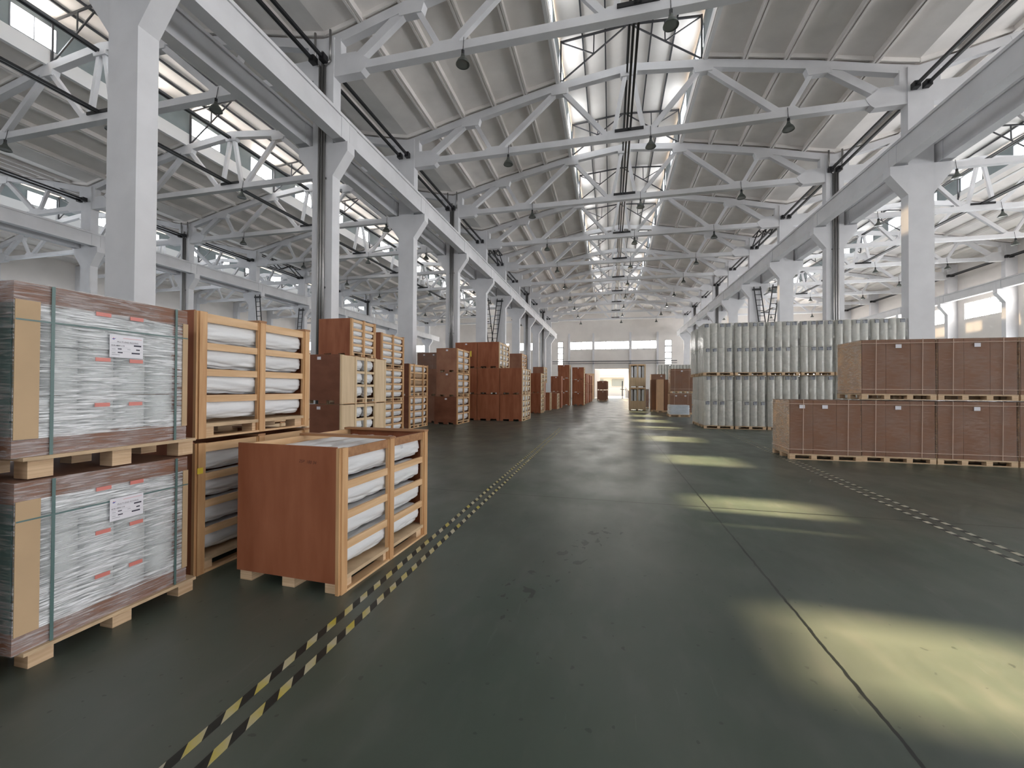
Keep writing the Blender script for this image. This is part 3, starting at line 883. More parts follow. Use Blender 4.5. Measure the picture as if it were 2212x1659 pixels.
# ------------------------------------------------------------------ wooden crates with an open batten side facing the aisle
def crate(label, short, x0, x1, y0, y1, z0, h, nposts=3, rows=4, ply='ply', rz=0.0, side='pine', rolls=True, sheet=None, top_rolls=False,
          brown=(), ends=None, cols=1, group='roll crates', foot=True, posts_at=None, tabs=True):
    """x1 is the open side; y0 the plywood end facing the camera"""
    cx, cy = (x0 + x1) / 2, (y0 + y1) / 2
    w, l = x1 - x0, y1 - y0
    t = thing('roll_crate' if rolls else 'plywood_crate', label, 'crate', (cx, cy, z0), rz, group)
    hx, hy = w / 2, l / 2
    pz = 'pinez' if side == 'pine' else 'palep'
    py = 'piney' if side == 'pine' else 'palep'
    # pallet
    for i in range(3):
        xx = (-hx + .075, 0, hx - .095)[i]
        for j in range(3):
            yy = (-hy + .10, 0, hy - .10)[j]
            MB().box(xx - .06, xx + .06, yy - .08, yy + .08, 0.0, .095).build('pallet_block', M['block'], t)
    MB().box(-hx + .01, hx - .012, -hy + .025, hy - .025, .095, .125).build('pallet_deck', M['deck'], t)
    if foot:
        MB().box(hx - .10, hx - .002, -hy + .08, hy - .02, 0.0, .018).build('foot_board', M['piney'], t)
    xe = hx - .045 if rolls else hx
    b = MB().box(-hx, xe, -hy, -hy + .014, .085, h - .004)
    if tabs:
        for xa, xb in ((-hx, -hx + .17), (-.11, .11), (xe - .15, xe)):
            b.box(xa, xb, -hy, -hy + .014, 0.004, .085)
    b.build('end_panel', M[ply], t)
    MB().box(-hx, xe, hy - .014, hy, .085, h - .004).build('end_panel', M[ply], t)
    if not rolls:
        MB().box(hx - .014, hx, -hy + .014, hy - .014, .085, h - .004).build('side_panel', M[ply], t)
        MB().box(-hx + .02, hx - .014, -hy + .014, hy - .014, h - .02, h - .006).build('lid', M[ply], t)
    MB().box(-hx, -hx + .02, -hy + .014, hy - .014, .125, h - .03).build('back_panel', M['plyd'], t)
    # uprights and battens on the open side
    ps = posts_at or [-hy + .042 + (l - .084) * i / (nposts - 1) for i in range(nposts)]
    pw = .078
    for i, p in enumerate(ps if rolls else []):
        MB().box(hx - .045, hx - .015, p - pw / 2 - .006 * (i == 0), p + pw / 2, 0.0, h - .012).box(hx - .015, hx, p - pw / 2 + .012, p + pw / 2, .0, h - .012).build('upright', M[pz], t)
    zb, zt = .125, h - .015
    pitch = (zt - zb - .05) / rows
    if rolls: MB().box(hx - .045, hx - .022, -hy + .08, hy - .04, h - .095, h - .02).build('top_rail', M['pinex' if top_rolls else py], t)
    for r in range(1, rows if rolls else 0):
        z = zb + r * pitch
        MB().box(hx - .045, hx - .022, -hy + .08, hy - .04, z - .042, z + .02).build('batten', M[py], t)
    MB().box(-hx, -hx + .03, -hy + .014, hy - .014, h - .09, h - .02).build('back_rail', M[py], t)
    for p in ps[1:] if rolls else []:
        MB().box(-hx, hx + .004, p - .045, p + .045, h - .016, h + .004).build('top_slat', M['pinex'], t)
    if ends:                      # plywood infill beside the rolls
        for a, bb in ends:
            MB().box(hx - .03, hx - .010, a, bb, .02, h - .02).build('side_panel', M['palep'], t)
    if sheet:
        for sx_, sz_ in sheet:
            MB().box(sx_ - .05, sx_ + .05, -hy - .003, -hy, sz_ - .035, sz_ + .035).build('label_sheet', M['paper'], t)
    if rolls:
        rr = min(pitch * .5 - .003, .185)
        R = Matrix.Rotation(rz, 4, 'Z')
        rl = ['bottom', 'second', 'third', 'top'] if rows == 4 else ['bottom', 'middle', 'top']
        for r in range(rows):
            z = z0 + zb + r * pitch + rr + .012
            n = cols if r < rows - 1 or not top_rolls else 4
            step = (w - .08) / 4
            for cidx in range(n):
                lx = hx - .052 - rr - cidx * step
                if ends:
                    spans = [(ends[0][1] + .02, (ends[0][1] + ends[1][0]) / 2 - .03), ((ends[0][1] + ends[1][0]) / 2 + .03, ends[1][0] - .02)]
                else:
                    spans = [(-hy + .03, hy - .03)]
                for si, (a, bb) in enumerate(spans):
                    v = R @ Vector((lx, (a + bb) / 2, 0))
                    lab = 'white fabric roll, %s row of the %s' % (rl[r], short)
                    if r in brown: lab = 'brown paper roll, %s row of the %s' % (rl[r], short)
                    if top_rolls and r == rows - 1:
                        lab = 'white fabric roll, top row of the %s, %s from its battens' % (short, ['first', 'second', 'third', 'fourth'][cidx])
                    if ends: lab += [', near half', ', far half'][si]
                    place_roll(lab, cx + v.x, cy + v.y, z, bb - a, rr, (r + cidx * 2 + si) % 5, rz, 'rolls in the %s' % short, r in brown)
    return t


# the crate standing alone on the aisle edge
RZ = math.radians(-2.3)
fc = crate('open-top roll crate with red-brown plywood end, alone beside the striped tape', 'open-top crate by the tape', -2.985, -1.975, 2.80, 4.22, 0, 1.14,
           rows=4, rz=RZ, top_rolls=True, sheet=None, tabs=False)
text_mesh('handwriting', '25P  180 34', .034, M['inkb'], fc, (.11, -.7115, 1.005), (1, 0, -.05), (0, 0, 1), .25)
for o in [x for x in bpy.data.objects if x.name.startswith('fabric_roll')]:
    if o['label'].endswith('open-top crate by the tape, first from its battens'):
        r_ = .128
        text_mesh('handwriting', '20', .045, M['inkg'], o, (r_ * .98, .22, .035), (0, 1, 0), (-.25, 0, .97))

# two stacked crates behind the wrapped pallets
c1 = crate('lower roll crate of the pair behind the film-wrapped pallets', 'lower crate behind the wrapped pallets', -4.40, -3.38, 2.765, 4.09, 0, 1.13)
MB().box(.508, .511, -.655, -.605, .86, .91).build('yellow_note', M['yellow'], c1)
crate('upper roll crate of the pair behind the film-wrapped pallets', 'upper crate behind the wrapped pallets', -4.40, -3.38, 2.765, 4.09, 1.155, 1.10)
crate('pale crate standing low behind the pair of roll crates', 'low pale crate', -5.95, -4.93, 4.80, 5.98, 0, 1.06, rows=3, ply='palep', side='pale')
crate('pale crate stacked on another behind the pair of roll crates', 'stacked pale crate', -5.95, -4.93, 4.80, 5.98, 1.07, 1.10, rows=3, ply='palep', side='pale')

# pale sided crates with three thick rolls, brown crate on top
for i in range(2):
    hy = 1.0
    crate('%s wide crate with pale plywood side panels around thick rolls' % ['lower', 'upper'][i], '%s pale-sided crate' % ['lower', 'upper'][i],
          -7.25, -6.2, 8.58, 10.58, 1.2 * i, 1.195, rows=3, ply='plyd', side='pale', ends=[(-.99, -.47), (.50, .96)],
          sheet=[(-.10, 1.10)], posts_at=[-.96, -.43, .015, .46, .955])
crate('red-brown roll crate on top of the pale-sided crates', 'crate on the pale-sided pair', -7.48, -6.5, 9.38, 10.52, 2.402, 1.0)
for i in range(3):
    crate('%s roll crate of the three-high stack behind the pale-sided crates' % ['bottom', 'middle', 'top'][i], '%s crate of the slim three-high stack' % ['bottom', 'middle', 'top'][i],
          -8.2, -7.2, 12.0, 13.5, 1.135 * i, 1.13)
for i in range(2):
    crate('%s roll crate of the dark-ended pair before the tall brown stacks' % ['lower', 'upper'][i], '%s dark-ended crate' % ['lower', 'upper'][i],
          -8.55, -7.55, 14.62, 16.25, 1.275 * i, 1.27, nposts=4, ply='plyd', brown=(1, 2) if i else (), posts_at=[-.775, -.42, .37, .775])
for i in range(2):
    crate('%s crate half hidden behind the dark-ended pair' % ['lower', 'upper'][i], '%s half hidden crate' % ['lower', 'upper'][i], -8.55, -7.64, 17.6, 18.9, 1.24 * i, 1.235, ply='plyb', rows=4)
for i in range(3):
    z = (0, 1.22, 2.30)[i]
    h = (1.215, 1.075, 1.06)[i]
    t = crate('%s crate of the three-high stack with worn plywood ends' % ['bottom', 'middle', 'top'][i], '%s crate of the worn three-high stack' % ['bottom', 'middle', 'top'][i],
              -7.58 if i == 0 else -7.50, -6.50, 17.0, 18.65, z, h, rows=3, ply='plyd' if i == 0 else 'plyb', sheet=[(0, h - .10)])
    if i == 2:
        MB().box(.53, .56, .74, .83, .80, 1.06).build('yellow_note', M['yellow'], t)
# broad block of red plywood crates, two and three high
for ci, (xa, xb) in enumerate(((-7.62, -6.47), (-6.45, -5.30), (-5.28, -4.13))):
    for i in range(3 if ci < 2 else 2):
        z = 1.3 * i
        pos = ['hidden-side', 'middle', 'aisle-side'][ci]
        crate('%s red crate, %s column of the broad block' % (['bottom', 'second', 'top'][i], pos), '%s %s crate of the broad block' % (['bottom', 'second', 'top'][i], pos),
              xa, xb, 19.6, 21.65, z, 1.295, nposts=4, rolls=(ci == 2 or (ci == 1 and i == 2)), sheet=[(0, 1.2)] if (ci == 0 and i == 2) else None, side='pale')
# further along the crate row
crate('bottom crate standing behind the broad red block', 'bottom crate behind the broad block', -6.2, -5.31, 25.0, 26.0, 0, 1.3, rolls=False, ply='plyb')
crate('second crate standing behind the broad red block', 'second crate behind the broad block', -6.2, -5.31, 25.0, 26.0, 1.31, 1.3, rolls=False, ply='plyb')
crate('top crate showing above the broad red block', 'top crate behind the broad block', -6.2, -5.31, 25.0, 26.4, 2.62, 1.15, ply='plyb')
for i in range(2):
    crate('%s crate of the narrow pair past the broad red block' % ['lower', 'upper'][i], '%s crate of the narrow pair' % ['lower', 'upper'][i], -5.06, -4.33, 26.35, 27.55, 1.3 * i, 1.295, side='pale')
    crate('%s crate behind the narrow pair' % ['lower', 'middle'][i], '%s crate behind the narrow pair' % ['lower', 'middle'][i], -5.28, -4.49, 28.5, 29.3, 1.0 * i, .995, rolls=False, ply='plyb')
crate('top crate behind the narrow pair', 'top crate behind the narrow pair', -5.28, -4.49, 28.5, 29.9, 2.0, 1.11, ply='plyb', side='pale')
crate('single low roll crate with battens to the aisle past the narrow pair', 'first low crate', -4.9, -4.26, 29.95, 30.75, 0, 1.3, side='pale')
crate('single low red crate beside the first low crate', 'second low crate', -4.58, -3.97, 31.9, 33.2, 0, 1.23, side='pale')
for i in range(2):
    crate('%s red crate of the pair behind the low crates' % ['lower', 'upper'][i], '%s crate behind the low crates' % ['lower', 'upper'][i], -4.82, -3.95, 34.2, 35.3, 1.32 * i, 1.31, rolls=False, sheet=[(0, 1.2)])
for i in range(3):
    crate('%s red crate of the tall stack with a dark gap beside it' % ['bottom', 'middle', 'top'][i], '%s crate of the gap-side tall stack' % ['bottom', 'middle', 'top'][i], -4.88, -3.75, 39.5, 40.6, 1.29 * i, 1.285, rows=4, sheet=[(0, 1.2)], side='pale')
    crate('%s red crate of the tall stack nearest the far door' % ['bottom', 'middle', 'top'][i], '%s crate of the door-side tall stack' % ['bottom', 'middle', 'top'][i], -3.56, -2.43, 40.0, 41.6, 1.22 * i, 1.215, rows=4, sheet=[(0, 1.13)], side='pale')
for j, (ya, xb) in enumerate(((44.2, -2.45), (46.4, -2.4), (49.0, -2.3), (52.2, -2.22))):
    for i in range(3):
        crate('%s orange-brown crate in the %s stack of the receding row by the far door' % (['bottom', 'middle', 'top'][i], ['first', 'second', 'third', 'fourth'][j]), 'row crate', xb - 1.0, xb, ya, ya + 1.9, 1.07 * i, 1.06, rolls=False, ply='plyb' if j % 2 else 'ply', side='pale', nposts=3)
t = thing('plywood_sheet', 'tall salmon plywood sheet leaning by the far door', 'board', (-3.25, 66, 0), 0)
MB().bar((0, 0, 0), (0, .5, 4.0), 1.6, .04, (1, 0, 0)).build('board', M['cartont_lit'], t)
# brown carton loads deep in the crate-side bay
# ------------------------------------------------------------------ pallets
def pallet(t, hx, hy, blk=.10, nx=3, ny=3, bottom=True):
    for i in range(nx):
        xx = -hx + .06 + (2 * hx - .12) * i / (nx - 1)
        for j in range(ny):
            yy = -hy + .06 + (2 * hy - .12) * j / (ny - 1)
            MB().box(xx - .055, xx + .055, yy - .06, yy + .06, .018 if bottom else 0, blk).build('pallet_block', M['block'], t)
    if bottom:
        for j in range(ny):
            yy = -hy + .06 + (2 * hy - .12) * j / (ny - 1)
            MB().box(-hx, hx, yy - .055, yy + .055, 0, .018).build('bottom_board', M['deck'], t)
    MB().box(-hx, hx, -hy, hy, blk, blk + .03).build('pallet_deck', M['deck'], t)


def cord(t, pts, r=.006, m='strapw', name='strap'):
    b = MB()
    for p, q in zip(pts, pts[1:]):
        b.cyl(p, q, r, 6)
    return b.build(name, M[m], t)


def carton_load(label, x0, x1, y0, y1, z0, z1, ncart=3, sheets=(0.5,), group='carton loads', m='carton', side_m='cartont_lit', cords=True, film='filmc', nx=4):
    """film-wrapped cartons on a pallet, cartons standing side by side"""
    cx, cy = (x0 + x1) / 2, (y0 + y1) / 2
    hx, hy, H_ = (x1 - x0) / 2, (y1 - y0) / 2, z1 - z0
    t = thing('carton_load', label, 'carton load', (cx, cy, z0), 0, group)
    pallet(t, hx, hy, .10, nx, 3)
    for i in range(ncart):
        a = -hx + .015 + (2 * hx - .03) * i / ncart
        bb = -hx + .015 + (2 * hx - .03) * (i + 1) / ncart
        MB().box(a + .003, bb - .003, -hy + .015, hy - .015, .13, H_ - .012).build('carton', M[m], t)
    if film:
        b = MB()
        x_, y_ = hx - .004, hy - .004
        zb, zt = .12, H_ - .004
        b.add([(-x_, -y_, zb), (x_, -y_, zb), (x_, y_, zb), (-x_, y_, zb), (-x_, -y_, zt), (x_, -y_, zt), (x_, y_, zt), (-x_, y_, zt)],
              [(0, 1, 5, 4), (1, 2, 6, 5), (2, 3, 7, 6), (3, 0, 4, 7), (4, 5, 6, 7)])
        b.build('film', M[film], t)
        if side_m == 'cartont_lit':
            MB().box(-hx + .004, -hx + .012, -hy + .03, hy - .03, .14, H_ - .02).build('lit_end_sheet', M['cartont_lit'], t)  # lighter sheet: brightness of the lit end is put into its colour
            MB().box(-hx - .007, -hx - .005, -hy, hy, .125, H_ - .003).build('brightened_end_film', M['filmd'], t)  # extra film layer, pale to lighten this end further
    if cords:
        for fx in (-.62, .62):
            cord(t, [(fx * hx, -hy - .004, .12), (fx * hx + .015, -hy - .004, H_)])
        for fz in (.17, .93):
            cord(t, [(-hx - .004, hy, H_ * fz), (-hx - .004, -hy - .004, H_ * fz), (hx, -hy - .004, H_ * fz)])
    for s in sheets:
        MB().box((s * 2 - 1) * hx - .055, (s * 2 - 1) * hx + .055, -hy - .006, -hy - .0045, H_ - .20, H_ - .12).build('label_sheet', M['paper'], t)
    return t


carton_load('film-wrapped carton load at the aisle end of the lower row, nothing stacked on it', 4.03, 5.46, 10.76, 11.80, 0, 1.375, sheets=(.18, .50))
for i, (xa, xb) in enumerate(((5.48, 6.87), (6.89, 8.28), (8.31, 9.70))):
    carton_load('lower wrapped carton load, %s' % ['second from the aisle in its row', 'third from the aisle in its row', 'cut off by the picture edge'][i], xa, xb, 10.82, 11.86, 0, 1.375, sheets=(.5,) if i < 2 else ())
    carton_load('upper wrapped carton load %s' % ['at the aisle end of the top row', 'second from the aisle in the top row', 'cut off by the picture edge in the top row'][i], xa, xb, 10.80, 11.84, 1.39, 2.735, sheets=(.5,) if i < 2 else ())
for i in range(3):
    carton_load('%s dark carton load of the stack deep behind the crate-side columns' % ['bottom', 'middle', 'top'][i], -11.9, -10.3, 24, 25.2, 1.28 * i, 1.28 * i + 1.27, 3, (.3, .7), 'carton loads behind the columns', 'card', cords=False, film='filmc')


# ------------------------------------------------------------------ pale rolls standing upright on pallets under film
def upright_load(label, x0, y0, z0, H_, hx=.558, hy=.56, side=False, n=4, tags=True, group='upright roll loads', rnd=0, tiers=2):
    t = thing('upright_roll_load', label, 'roll load', (x0 + hx, y0 + hy, z0), 0, group)
    pallet(t, hx, hy, .10, 3, 3, True)
    r = (2 * hx) / n / 2
    th = (H_ - .13) / tiers
    rg = random.Random(rnd)
    key = (round(r, 3), round(th, 3))
    if key not in UC:
        q = r * 1.05
        prof = [(0, 0), (q * .98, 0), (q * .995, .02), (q * .985, th * .3), (q * .995, th * .65), (q * .985, th - .006), (q * .96, th - .001), (0, th - .001)]
        UC[key] = MB().lathe(prof, 22).mesh('roll', M['spool2'], True)
        UC2[key] = (MB().box(-.075, .075, -.002, .002, -.13, 0).mesh('tag', M['tagblue']), MB().box(-.03, .075, -.004, 0, -.02, 0).box(-.075, -.05, -.004, 0, -.13, -.09).box(-.075, -.06, -.004, 0, -.08, -.01).mesh('tag_print', M['ink']))
    pos = [(-hx + r * 1.05 + (2 * r * n - 2.1 * r) / (n - 1) * i, -hy + r * 1.05) for i in range(n)]
    if side:
        pos += [(-hx + r, -hy + r + 2 * r * j) for j in range(1, int(2 * hy / (2 * r)))]
    for k in range(tiers):
        for (px, py) in pos:
            rl = put('roll', UC[key], t, (px, py, .13 + th * k), (0, 0, rg.uniform(0, 6)))
            if tags and py < -hy + r * 1.05 + .01 and rg.random() < .8:
                a = rg.uniform(-.3, .3)
                tg = put('tag', UC2[key][0], t, (px + r * math.sin(a) * 1.0, py - r * math.cos(a) * 1.062, .13 + th * (k + 1) - .03), (0, 0, a))
                put('tag_print', UC2[key][1], tg)
    MB().box(-hx + .06, hx - .02, -hy + 2.2 * r, hy - .02, .13, H_ - .03).build('inner_rolls', M['spool2'], t)
    x_, y_, zb, zt = hx + .004, hy + .004, .11, H_ + .004
    MB().add([(-x_, -y_, zb), (x_, -y_, zb), (x_, y_, zb), (-x_, y_, zb), (-x_, -y_, zt), (x_, -y_, zt), (x_, y_, zt), (-x_, y_, zt)],
             [(0, 1, 5, 4), (1, 2, 6, 5), (2, 3, 7, 6), (3, 0, 4, 7)]).build('film', M['filmw'], t)
    return t


UC, UC2 = {}, {}
for i in range(6):
    x = 3.74 + 1.175 * i
    nth = ['at the aisle end', 'second from the aisle', 'third from the aisle', 'fourth from the aisle', 'fifth from the aisle', 'sixth from the aisle'][i]
    if i < 5:
        upright_load('lower pallet of upright pale rolls under film, %s' % nth, x, 18.28, 0, 2.155, side=(i == 0), rnd=i)
    if i < 6:
        upright_load('upper pallet of upright pale rolls under film, %s' % nth, x - .03, 18.22, 2.165, 2.13, side=(i == 0), rnd=20 + i)
upright_load('upper pallet of upright pale rolls directly behind the aisle-end one', 3.66, 19.6, 2.165, 2.10, side=True, rnd=60, tags=False)
upright_load('lower pallet of upright pale rolls directly behind the aisle-end one', 3.74, 19.6, 0, 2.155, side=True, rnd=61, tags=False)
upright_load('lower pallet of upright pale rolls hidden behind the carton loads', 9.615, 18.28, 0, 2.155, rnd=62)
for i in range(3):
    for k in range(2):
        upright_load('%s grey upright roll load near the far wall, %s from the aisle' % (['lower', 'upper'][k], ['first', 'second', 'third'][i]), 4.72 + 1.16 * i, 44, 2.03 * k, 2.02, rnd=70 + i, tags=False)

# ------------------------------------------------------------------ film-wrapped spool pallets in the near corner
def spool_pallet(label, x1, y0, z0, H_, L_=.935, w=.95, lz=None):
    """spools under card and stretch film on a block pallet; the long face looks to the aisle"""
    cx, cy = x1 - w / 2, y0 + L_ / 2
    t = thing('wrapped_spool_pallet', label, 'pallet load', (cx, cy, z0), 0, 'wrapped spool pallets')
    hx, hy = w / 2, L_ / 2
    for i in range(3):
        for j in range(3):
            xx = (-hx + .08, 0, hx - .105)[i]
            yy = (-hy + .145, .085, hy + .045)[j]
            MB().box(xx - .055, xx + .055, yy - .056, yy + .056, 0, .112).build('pallet_block', M['block'], t)
    MB().box(-hx - .02, hx + .03, -hy + .03, hy + .06, .112, .132).build('pallet_deck', M['deck'], t)
    zb, zt = .132, H_
    MB().box(-hx + .02, hx - .27, -hy + .02, hy - .02, zb, zt - .02).build('inner_card', M['cardl'], t)
    # spools seen through the film
    nsp, tiers = 4, 3
    r = (L_ - .17) / nsp / 2
    th = (zt - zb - .11) / tiers
    sm = MB().lathe([(0, 0), (r * .96, 0), (r * .99, .012), (r * .99, th - .016), (r * .94, th - .006), (0, th - .006)], 24).mesh('spool', M['spool'], True)
    tm = MB().box(-.0015, .0015, -.04, .04, -.012, .012).mesh('tag', M['tagred'])
    for k in range(tiers):
        for j in range(nsp):
            sx_, sy_ = hx - .012 - r, -hy + .135 + r + 2 * r * j * .985
            put('spool', sm, t, (sx_, sy_, zb + .055 + th * k))
            if (j, k) in ((1, 0), (2, 0), (1, 1), (2, 1), (1, 2), (2, 2)):
                put('red_tag', tm, t, (hx + .0125, sy_ - .02, zb + .055 + th * (k + .78)))
    # card corner boards, cap and base tray
    for a, bb in ((-hy - .002, -hy + .10), (hy - .035, hy + .002)):
        MB().box(hx + .008, hx + .0135, a, bb, zb + .10, zt - .10).build('corner_board', M['cardl'], t)
    MB().box(-hx - .002, hx, -hy - .003, hy + .003, zt - .115, zt).build('card_cap', M['card'], t)
    MB().box(-hx - .002, hx, -hy - .003, hy + .003, zb, zb + .115).build('base_tray', M['card'], t)
    MB().box(-hx, hx - .02, -hy - .001, -hy + .006, zb + .1, zt - .1).build('end_card', M['strapg'], t)
    # straps
    for yy in (-hy + .155, hy - .085):
        MB().box(hx + .0125, hx + .0145, yy - .008, yy + .008, zb, zt).build('strap', M['strapg'], t)
    MB().box(hx + .013, hx + .0152, -hy, hy, zt - .213, zt - .204).build('strap', M['strapg'], t)
    # film skin with slack waves
    b = MB()
    N_, K_ = 22, 34
    rg = random.Random(int(z0 * 10) + 3)

    def skin(axis, s, z_a, z_b):
        vs, fs = [], []
        for k in range(K_ + 1):
            z = z_a + (z_b - z_a) * k / K_
            for i in range(N_ + 1):
                f = i / N_
                edge = min(1, min(f, 1 - f) * 8) * min(1, min(k, K_ - k) / 3)
                d = .004 + edge * (.0035 * math.sin(k * 1.3 + f * 2.0) + .003 * math.sin(k * 2.7 + 5 * f + 1) + .0035 * rg.random())
                if axis == 'x': vs.append((s * (hx + d), -hy - .004 + (L_ + .008) * f, z))
                else: vs.append((-hx - .004 + (w + .008) * f, s * (hy + d), z))
        for k in range(K_):
            for i in range(N_):
                a = k * (N_ + 1) + i
                fs.append((a, a + 1, a + N_ + 2, a + N_ + 1))
        return MB().add(vs, fs)
    skin('x', 1, zb + .10, zt - .105).build('film', M['film'], t, None, True)
    skin('x', 1, zt - .105, zt + .004).build('film', M['filmb'], t, None, True)
    skin('x', 1, zb - .004, zb + .10).build('film', M['filmb'], t, None, True)
    skin('y', -1, zb - .004, zt + .004).build('film', M['filmb'], t, None, True)
    if lz is not None:
        # printed sheet on the film: writing runs along +Y as seen from the aisle
        ls = MB().box(hx + .0155, hx + .0167, -hy + .43, -hy + .625, lz, lz + .145).build('label_sheet', M['paper'], t)
        X, a, z = hx + .0173, -hy + .43, lz
        xd, zd = (0, 1, 0), (0, 0, 1)
        text_mesh('label_text', 'MULTI-END ROVING', .0135, M['ink'], ls, (X, a + .040, z + .098), xd, zd)
        text_mesh('label_text', 'EDR-4800-218', .0125, M['ink'], ls, (X, a + .008, z + .074), xd, zd)
        bars = MB()
        for (u, v, ww, hh) in ((.138, .080, .045, .009), (.152, .054, .022, .008), (.125, .029, .05, .009), (.045, .054, .022, .006), (.045, .030, .028, .007)):
            bars.box(X, X + .0002, a + u, a + u + ww, z + v, z + v + hh)
        bars.build('label_print', M['ink'], ls)
        thin = MB()
        for (u, v, ww, hh) in ((.012, .053, .020, .003), (.012, .029, .020, .003), (.012, .017, .045, .003), (.100, .055, .018, .003), (.005, .093, .185, .0008), (.005, .066, .11, .0008), (.005, .042, .185, .0008)):
            thin.box(X, X + .0002, a + u, a + u + ww, z + v, z + v + hh)
        thin.build('label_lines', M['inkg'], ls)
        MB().box(X, X + .0002, a + .075, a + .185, z + .126, z + .130).build('red_line', M['pinkink'], ls)
        sw = [(0, .004), (.006, .0), (.013, .0005), (.019, .006), (.023, .010), (.014, .0065), (.006, .006)]
        MB().add([(X + .0002, a + .012 + u, z + .116 + v) for u, v in sw], [tuple(range(len(sw)))]).build('logo_swoosh', M['blue'], ls)
        cp = [(.005, .0075), (.0075, .012), (.010, .0125), (.0125, .0085), (.009, .008)]
        MB().add([(X + .0003, a + .012 + u, z + .116 + v) for u, v in cp], [tuple(range(len(cp)))]).build('logo_cap', M['red'], ls)
    return t


spool_pallet('lower film-wrapped spool pallet with a printed sheet, on the floor by the near corner', -3.145, 1.56, 0, 1.065, lz=.725)
spool_pallet('upper film-wrapped spool pallet with a printed sheet, topmost by the near corner', -3.145, 1.545, 1.072, 1.10, lz=.715)
spool_pallet('lower film-wrapped spool pallet cut off by the picture edge', -3.15, .50, 0, 1.065)
spool_pallet('upper film-wrapped spool pallet cut off by the picture edge', -3.15, .485, 1.072, 1.04)

# ------------------------------------------------------------------ goods beyond the upright rolls
def window_crate(label, short, z0):
    x0, x1, y0, y1, h = 1.38, 2.53, 31.6, 32.6, 1.70
    t = thing('pale_crate', label, 'crate', ((x0 + x1) / 2, (y0 + y1) / 2, z0), 0, 'tall pale crates')
    hx, hy = .575, .5
    for i in (-1, 0, 1):
        for j in (-1, 0, 1):
            MB().box(i * (hx - .06) - .06, i * (hx - .06) + .06, j * (hy - .08) - .06, j * (hy - .08) + .06, 0, .10).build('pallet_block', M['block'], t)
        MB().box(i * (hx - .05) - .05, i * (hx - .05) + .05, -hy - .015, -hy, .08, h).build('upright', M['palep'], t)
    MB().box(-hx, hx, -hy, hy, .10, .12).build('pallet_deck', M['deck'], t)
    MB().box(-hx, hx, -hy, -hy + .015, .10, .72).build('front_panel', M['palep'], t)
    MB().box(-hx, hx, -hy, -hy + .02, h - .10, h).build('top_rail', M['piney'], t)
    MB().box(-hx, -hx + .015, -hy + .02, hy, .10, h).build('end_panel', M['plyb'], t)
    MB().box(hx - .015, hx, -hy + .02, hy, .10, h).build('end_panel', M['palep'], t)
    MB().box(-hx + .02, hx - .02, hy - .015, hy, .10, h).build('back_panel', M['palep'], t)
    MB().box(-hx, hx, -hy + .02, hy, h - .012, h).build('lid', M['palep'], t)
    for n, xx in enumerate((-.42, -.15, .13, .41)):
        place_roll('pale upright roll in the %s, %s from the aisle' % (short, ['first', 'second', 'third', 'fourth'][n]), (x0 + x1) / 2 + xx, (y0 + y1) / 2 - .32, z0 + .12 + .73, 1.45, .115, n, 0, 'rolls in the %s' % short, upright=True)


window_crate('lower tall pale crate with two roll openings, right of the far door', 'lower tall pale crate', 0)
window_crate('upper tall pale crate with two roll openings, right of the far door', 'upper tall pale crate', 1.715)
carton_load('tall narrow brown carton turned partly away beside the tall pale crates', 2.83, 3.30, 30.7, 31.7, 0, 2.27, 1, (), 'tall cartons', 'carton', cords=False, film=None, nx=2)
carton_load('tall tan carton between the two brown ones beyond the upright rolls', 3.13, 3.60, 29.9, 30.6, 0, 2.28, 1, (), 'tall cartons', 'cartont_lit', cords=False, film=None, nx=2)
carton_load('tall brown carton with a label beside the tan carton', 3.62, 4.15, 30.1, 30.9, 0, 2.27, 1, (.6,), 'tall cartons', 'carton', cords=False, film=None, nx=2)
carton_load('brown carton standing above the tall cartons in the back', 3.05, 4.1, 33.2, 34.2, 1.36, 2.75, 1, (.7,), 'back cartons', 'carton', cords=False)
carton_load('brown carton under the one standing above the tall cartons', 3.05, 4.1, 33.2, 34.2, 0, 1.35, 1, (), 'back cartons', 'carton', cords=False)
carton_load('upper wrapped carton load beyond the upright rolls', 3.74, 5.12, 28.0, 29.0, 1.345, 2.91, 2, (.5,), 'carton pair beyond the upright rolls')
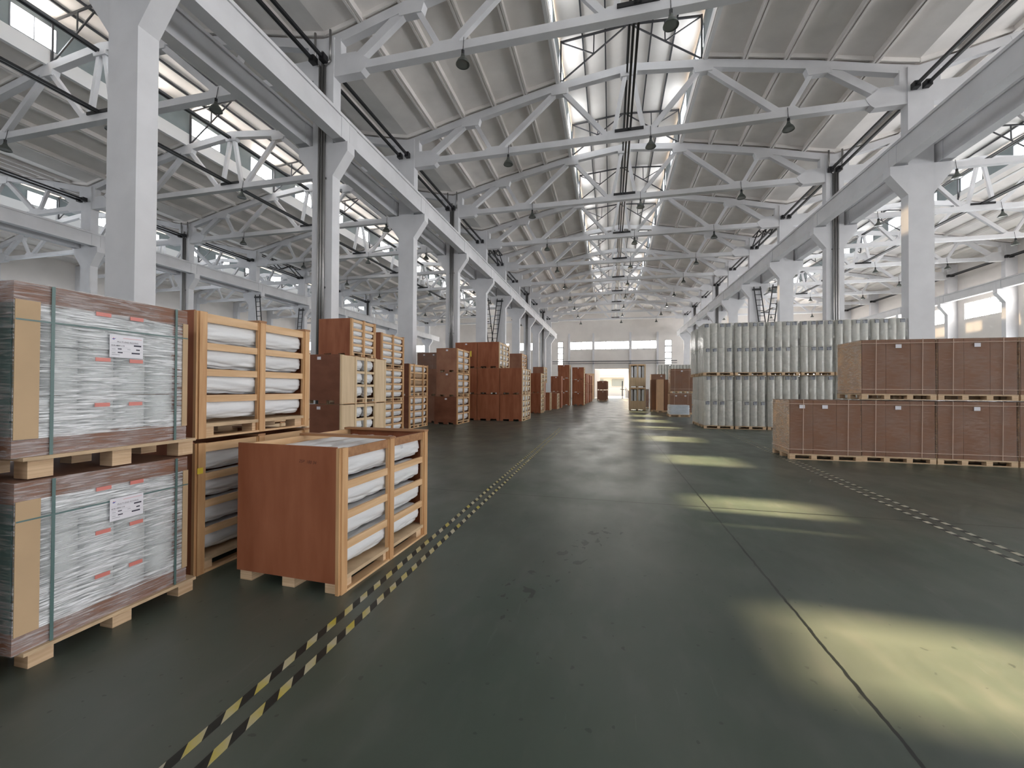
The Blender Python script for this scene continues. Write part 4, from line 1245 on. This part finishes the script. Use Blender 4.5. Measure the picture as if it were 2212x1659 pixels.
carton_load('lower wrapped carton load beyond the upright rolls', 3.72, 5.04, 28.0, 29.0, 0, 1.335, 2, (.28, .7), 'carton pair beyond the upright rolls')
carton_load('film-wrapped load behind the tall pale crates', 2.62, 3.1, 35.5, 36.3, 0, 1.6, 1, (), 'back cartons', 'card', cords=False, film='filmw', nx=2)
# bags laid flat on a pallet
t = thing('bag_stack', 'pallet of flat silver-white bags in front of the carton pair', 'bag stack', (3.89, 25.85, 0), 0)
pallet(t, .58, .52, .10)
for i in range(7):
    z = .13 + i * .078
    b = MB()
    hx, hy, n = .56 + .006 * ((i * 5) % 3), .50, 10
    vs, fs = [], []
    for k in range(3):
        for a in range(40):
            th = 2 * math.pi * a / 40
            ca, sa = math.cos(th), math.sin(th)
            px = hx * math.copysign(abs(ca) ** .22, ca); py = hy * math.copysign(abs(sa) ** .22, sa)
            sh = 1.0 if k == 1 else .965
            vs.append((px * sh, py * sh, z + (.002, .039, .076)[k]))
    for k in range(2):
        for a in range(40):
            c2 = (a + 1) % 40
            fs.append((k * 40 + a, k * 40 + c2, k * 40 + 40 + c2, k * 40 + 40 + a))
    fs += [tuple(range(39, -1, -1)), tuple(range(80, 120))]
    b.add(vs, fs).build('bag', M['bag'], t)
# dark carton stack in front of the far door, and one behind it
for i in range(2):
    carton_load('%s dark carton load of the stack in front of the far door' % ['lower', 'upper'][i], -1.40, -.42, 54.3, 55.3, 1.39 * i, 1.39 * i + (1.38 if i == 0 else 1.24), 1, (.5,), 'door stack', 'card', cords=False, film=None, nx=3)
    carton_load('%s dark carton load half hidden behind the door stack' % ['lower', 'upper'][i], -1.78, -.26, 58.4, 59.4, 1.42 * i, 1.42 * i + (1.40 if i == 0 else 1.22), 1, (), 'door stack', 'card', cords=False, film=None, nx=3)
# barrier post by the door opening
t = thing('gate_barrier', 'dark post with a cross rail beside the far door opening', 'barrier', (1.95, 70.5, 0))
MB().box(-.07, .07, -.07, .07, 0, 2.9).build('post', M['steel'], t)
MB().cyl((-.35, 0, 1.55), (.55, 0, 1.45), .05).build('cross_rail', M['steel'], t)
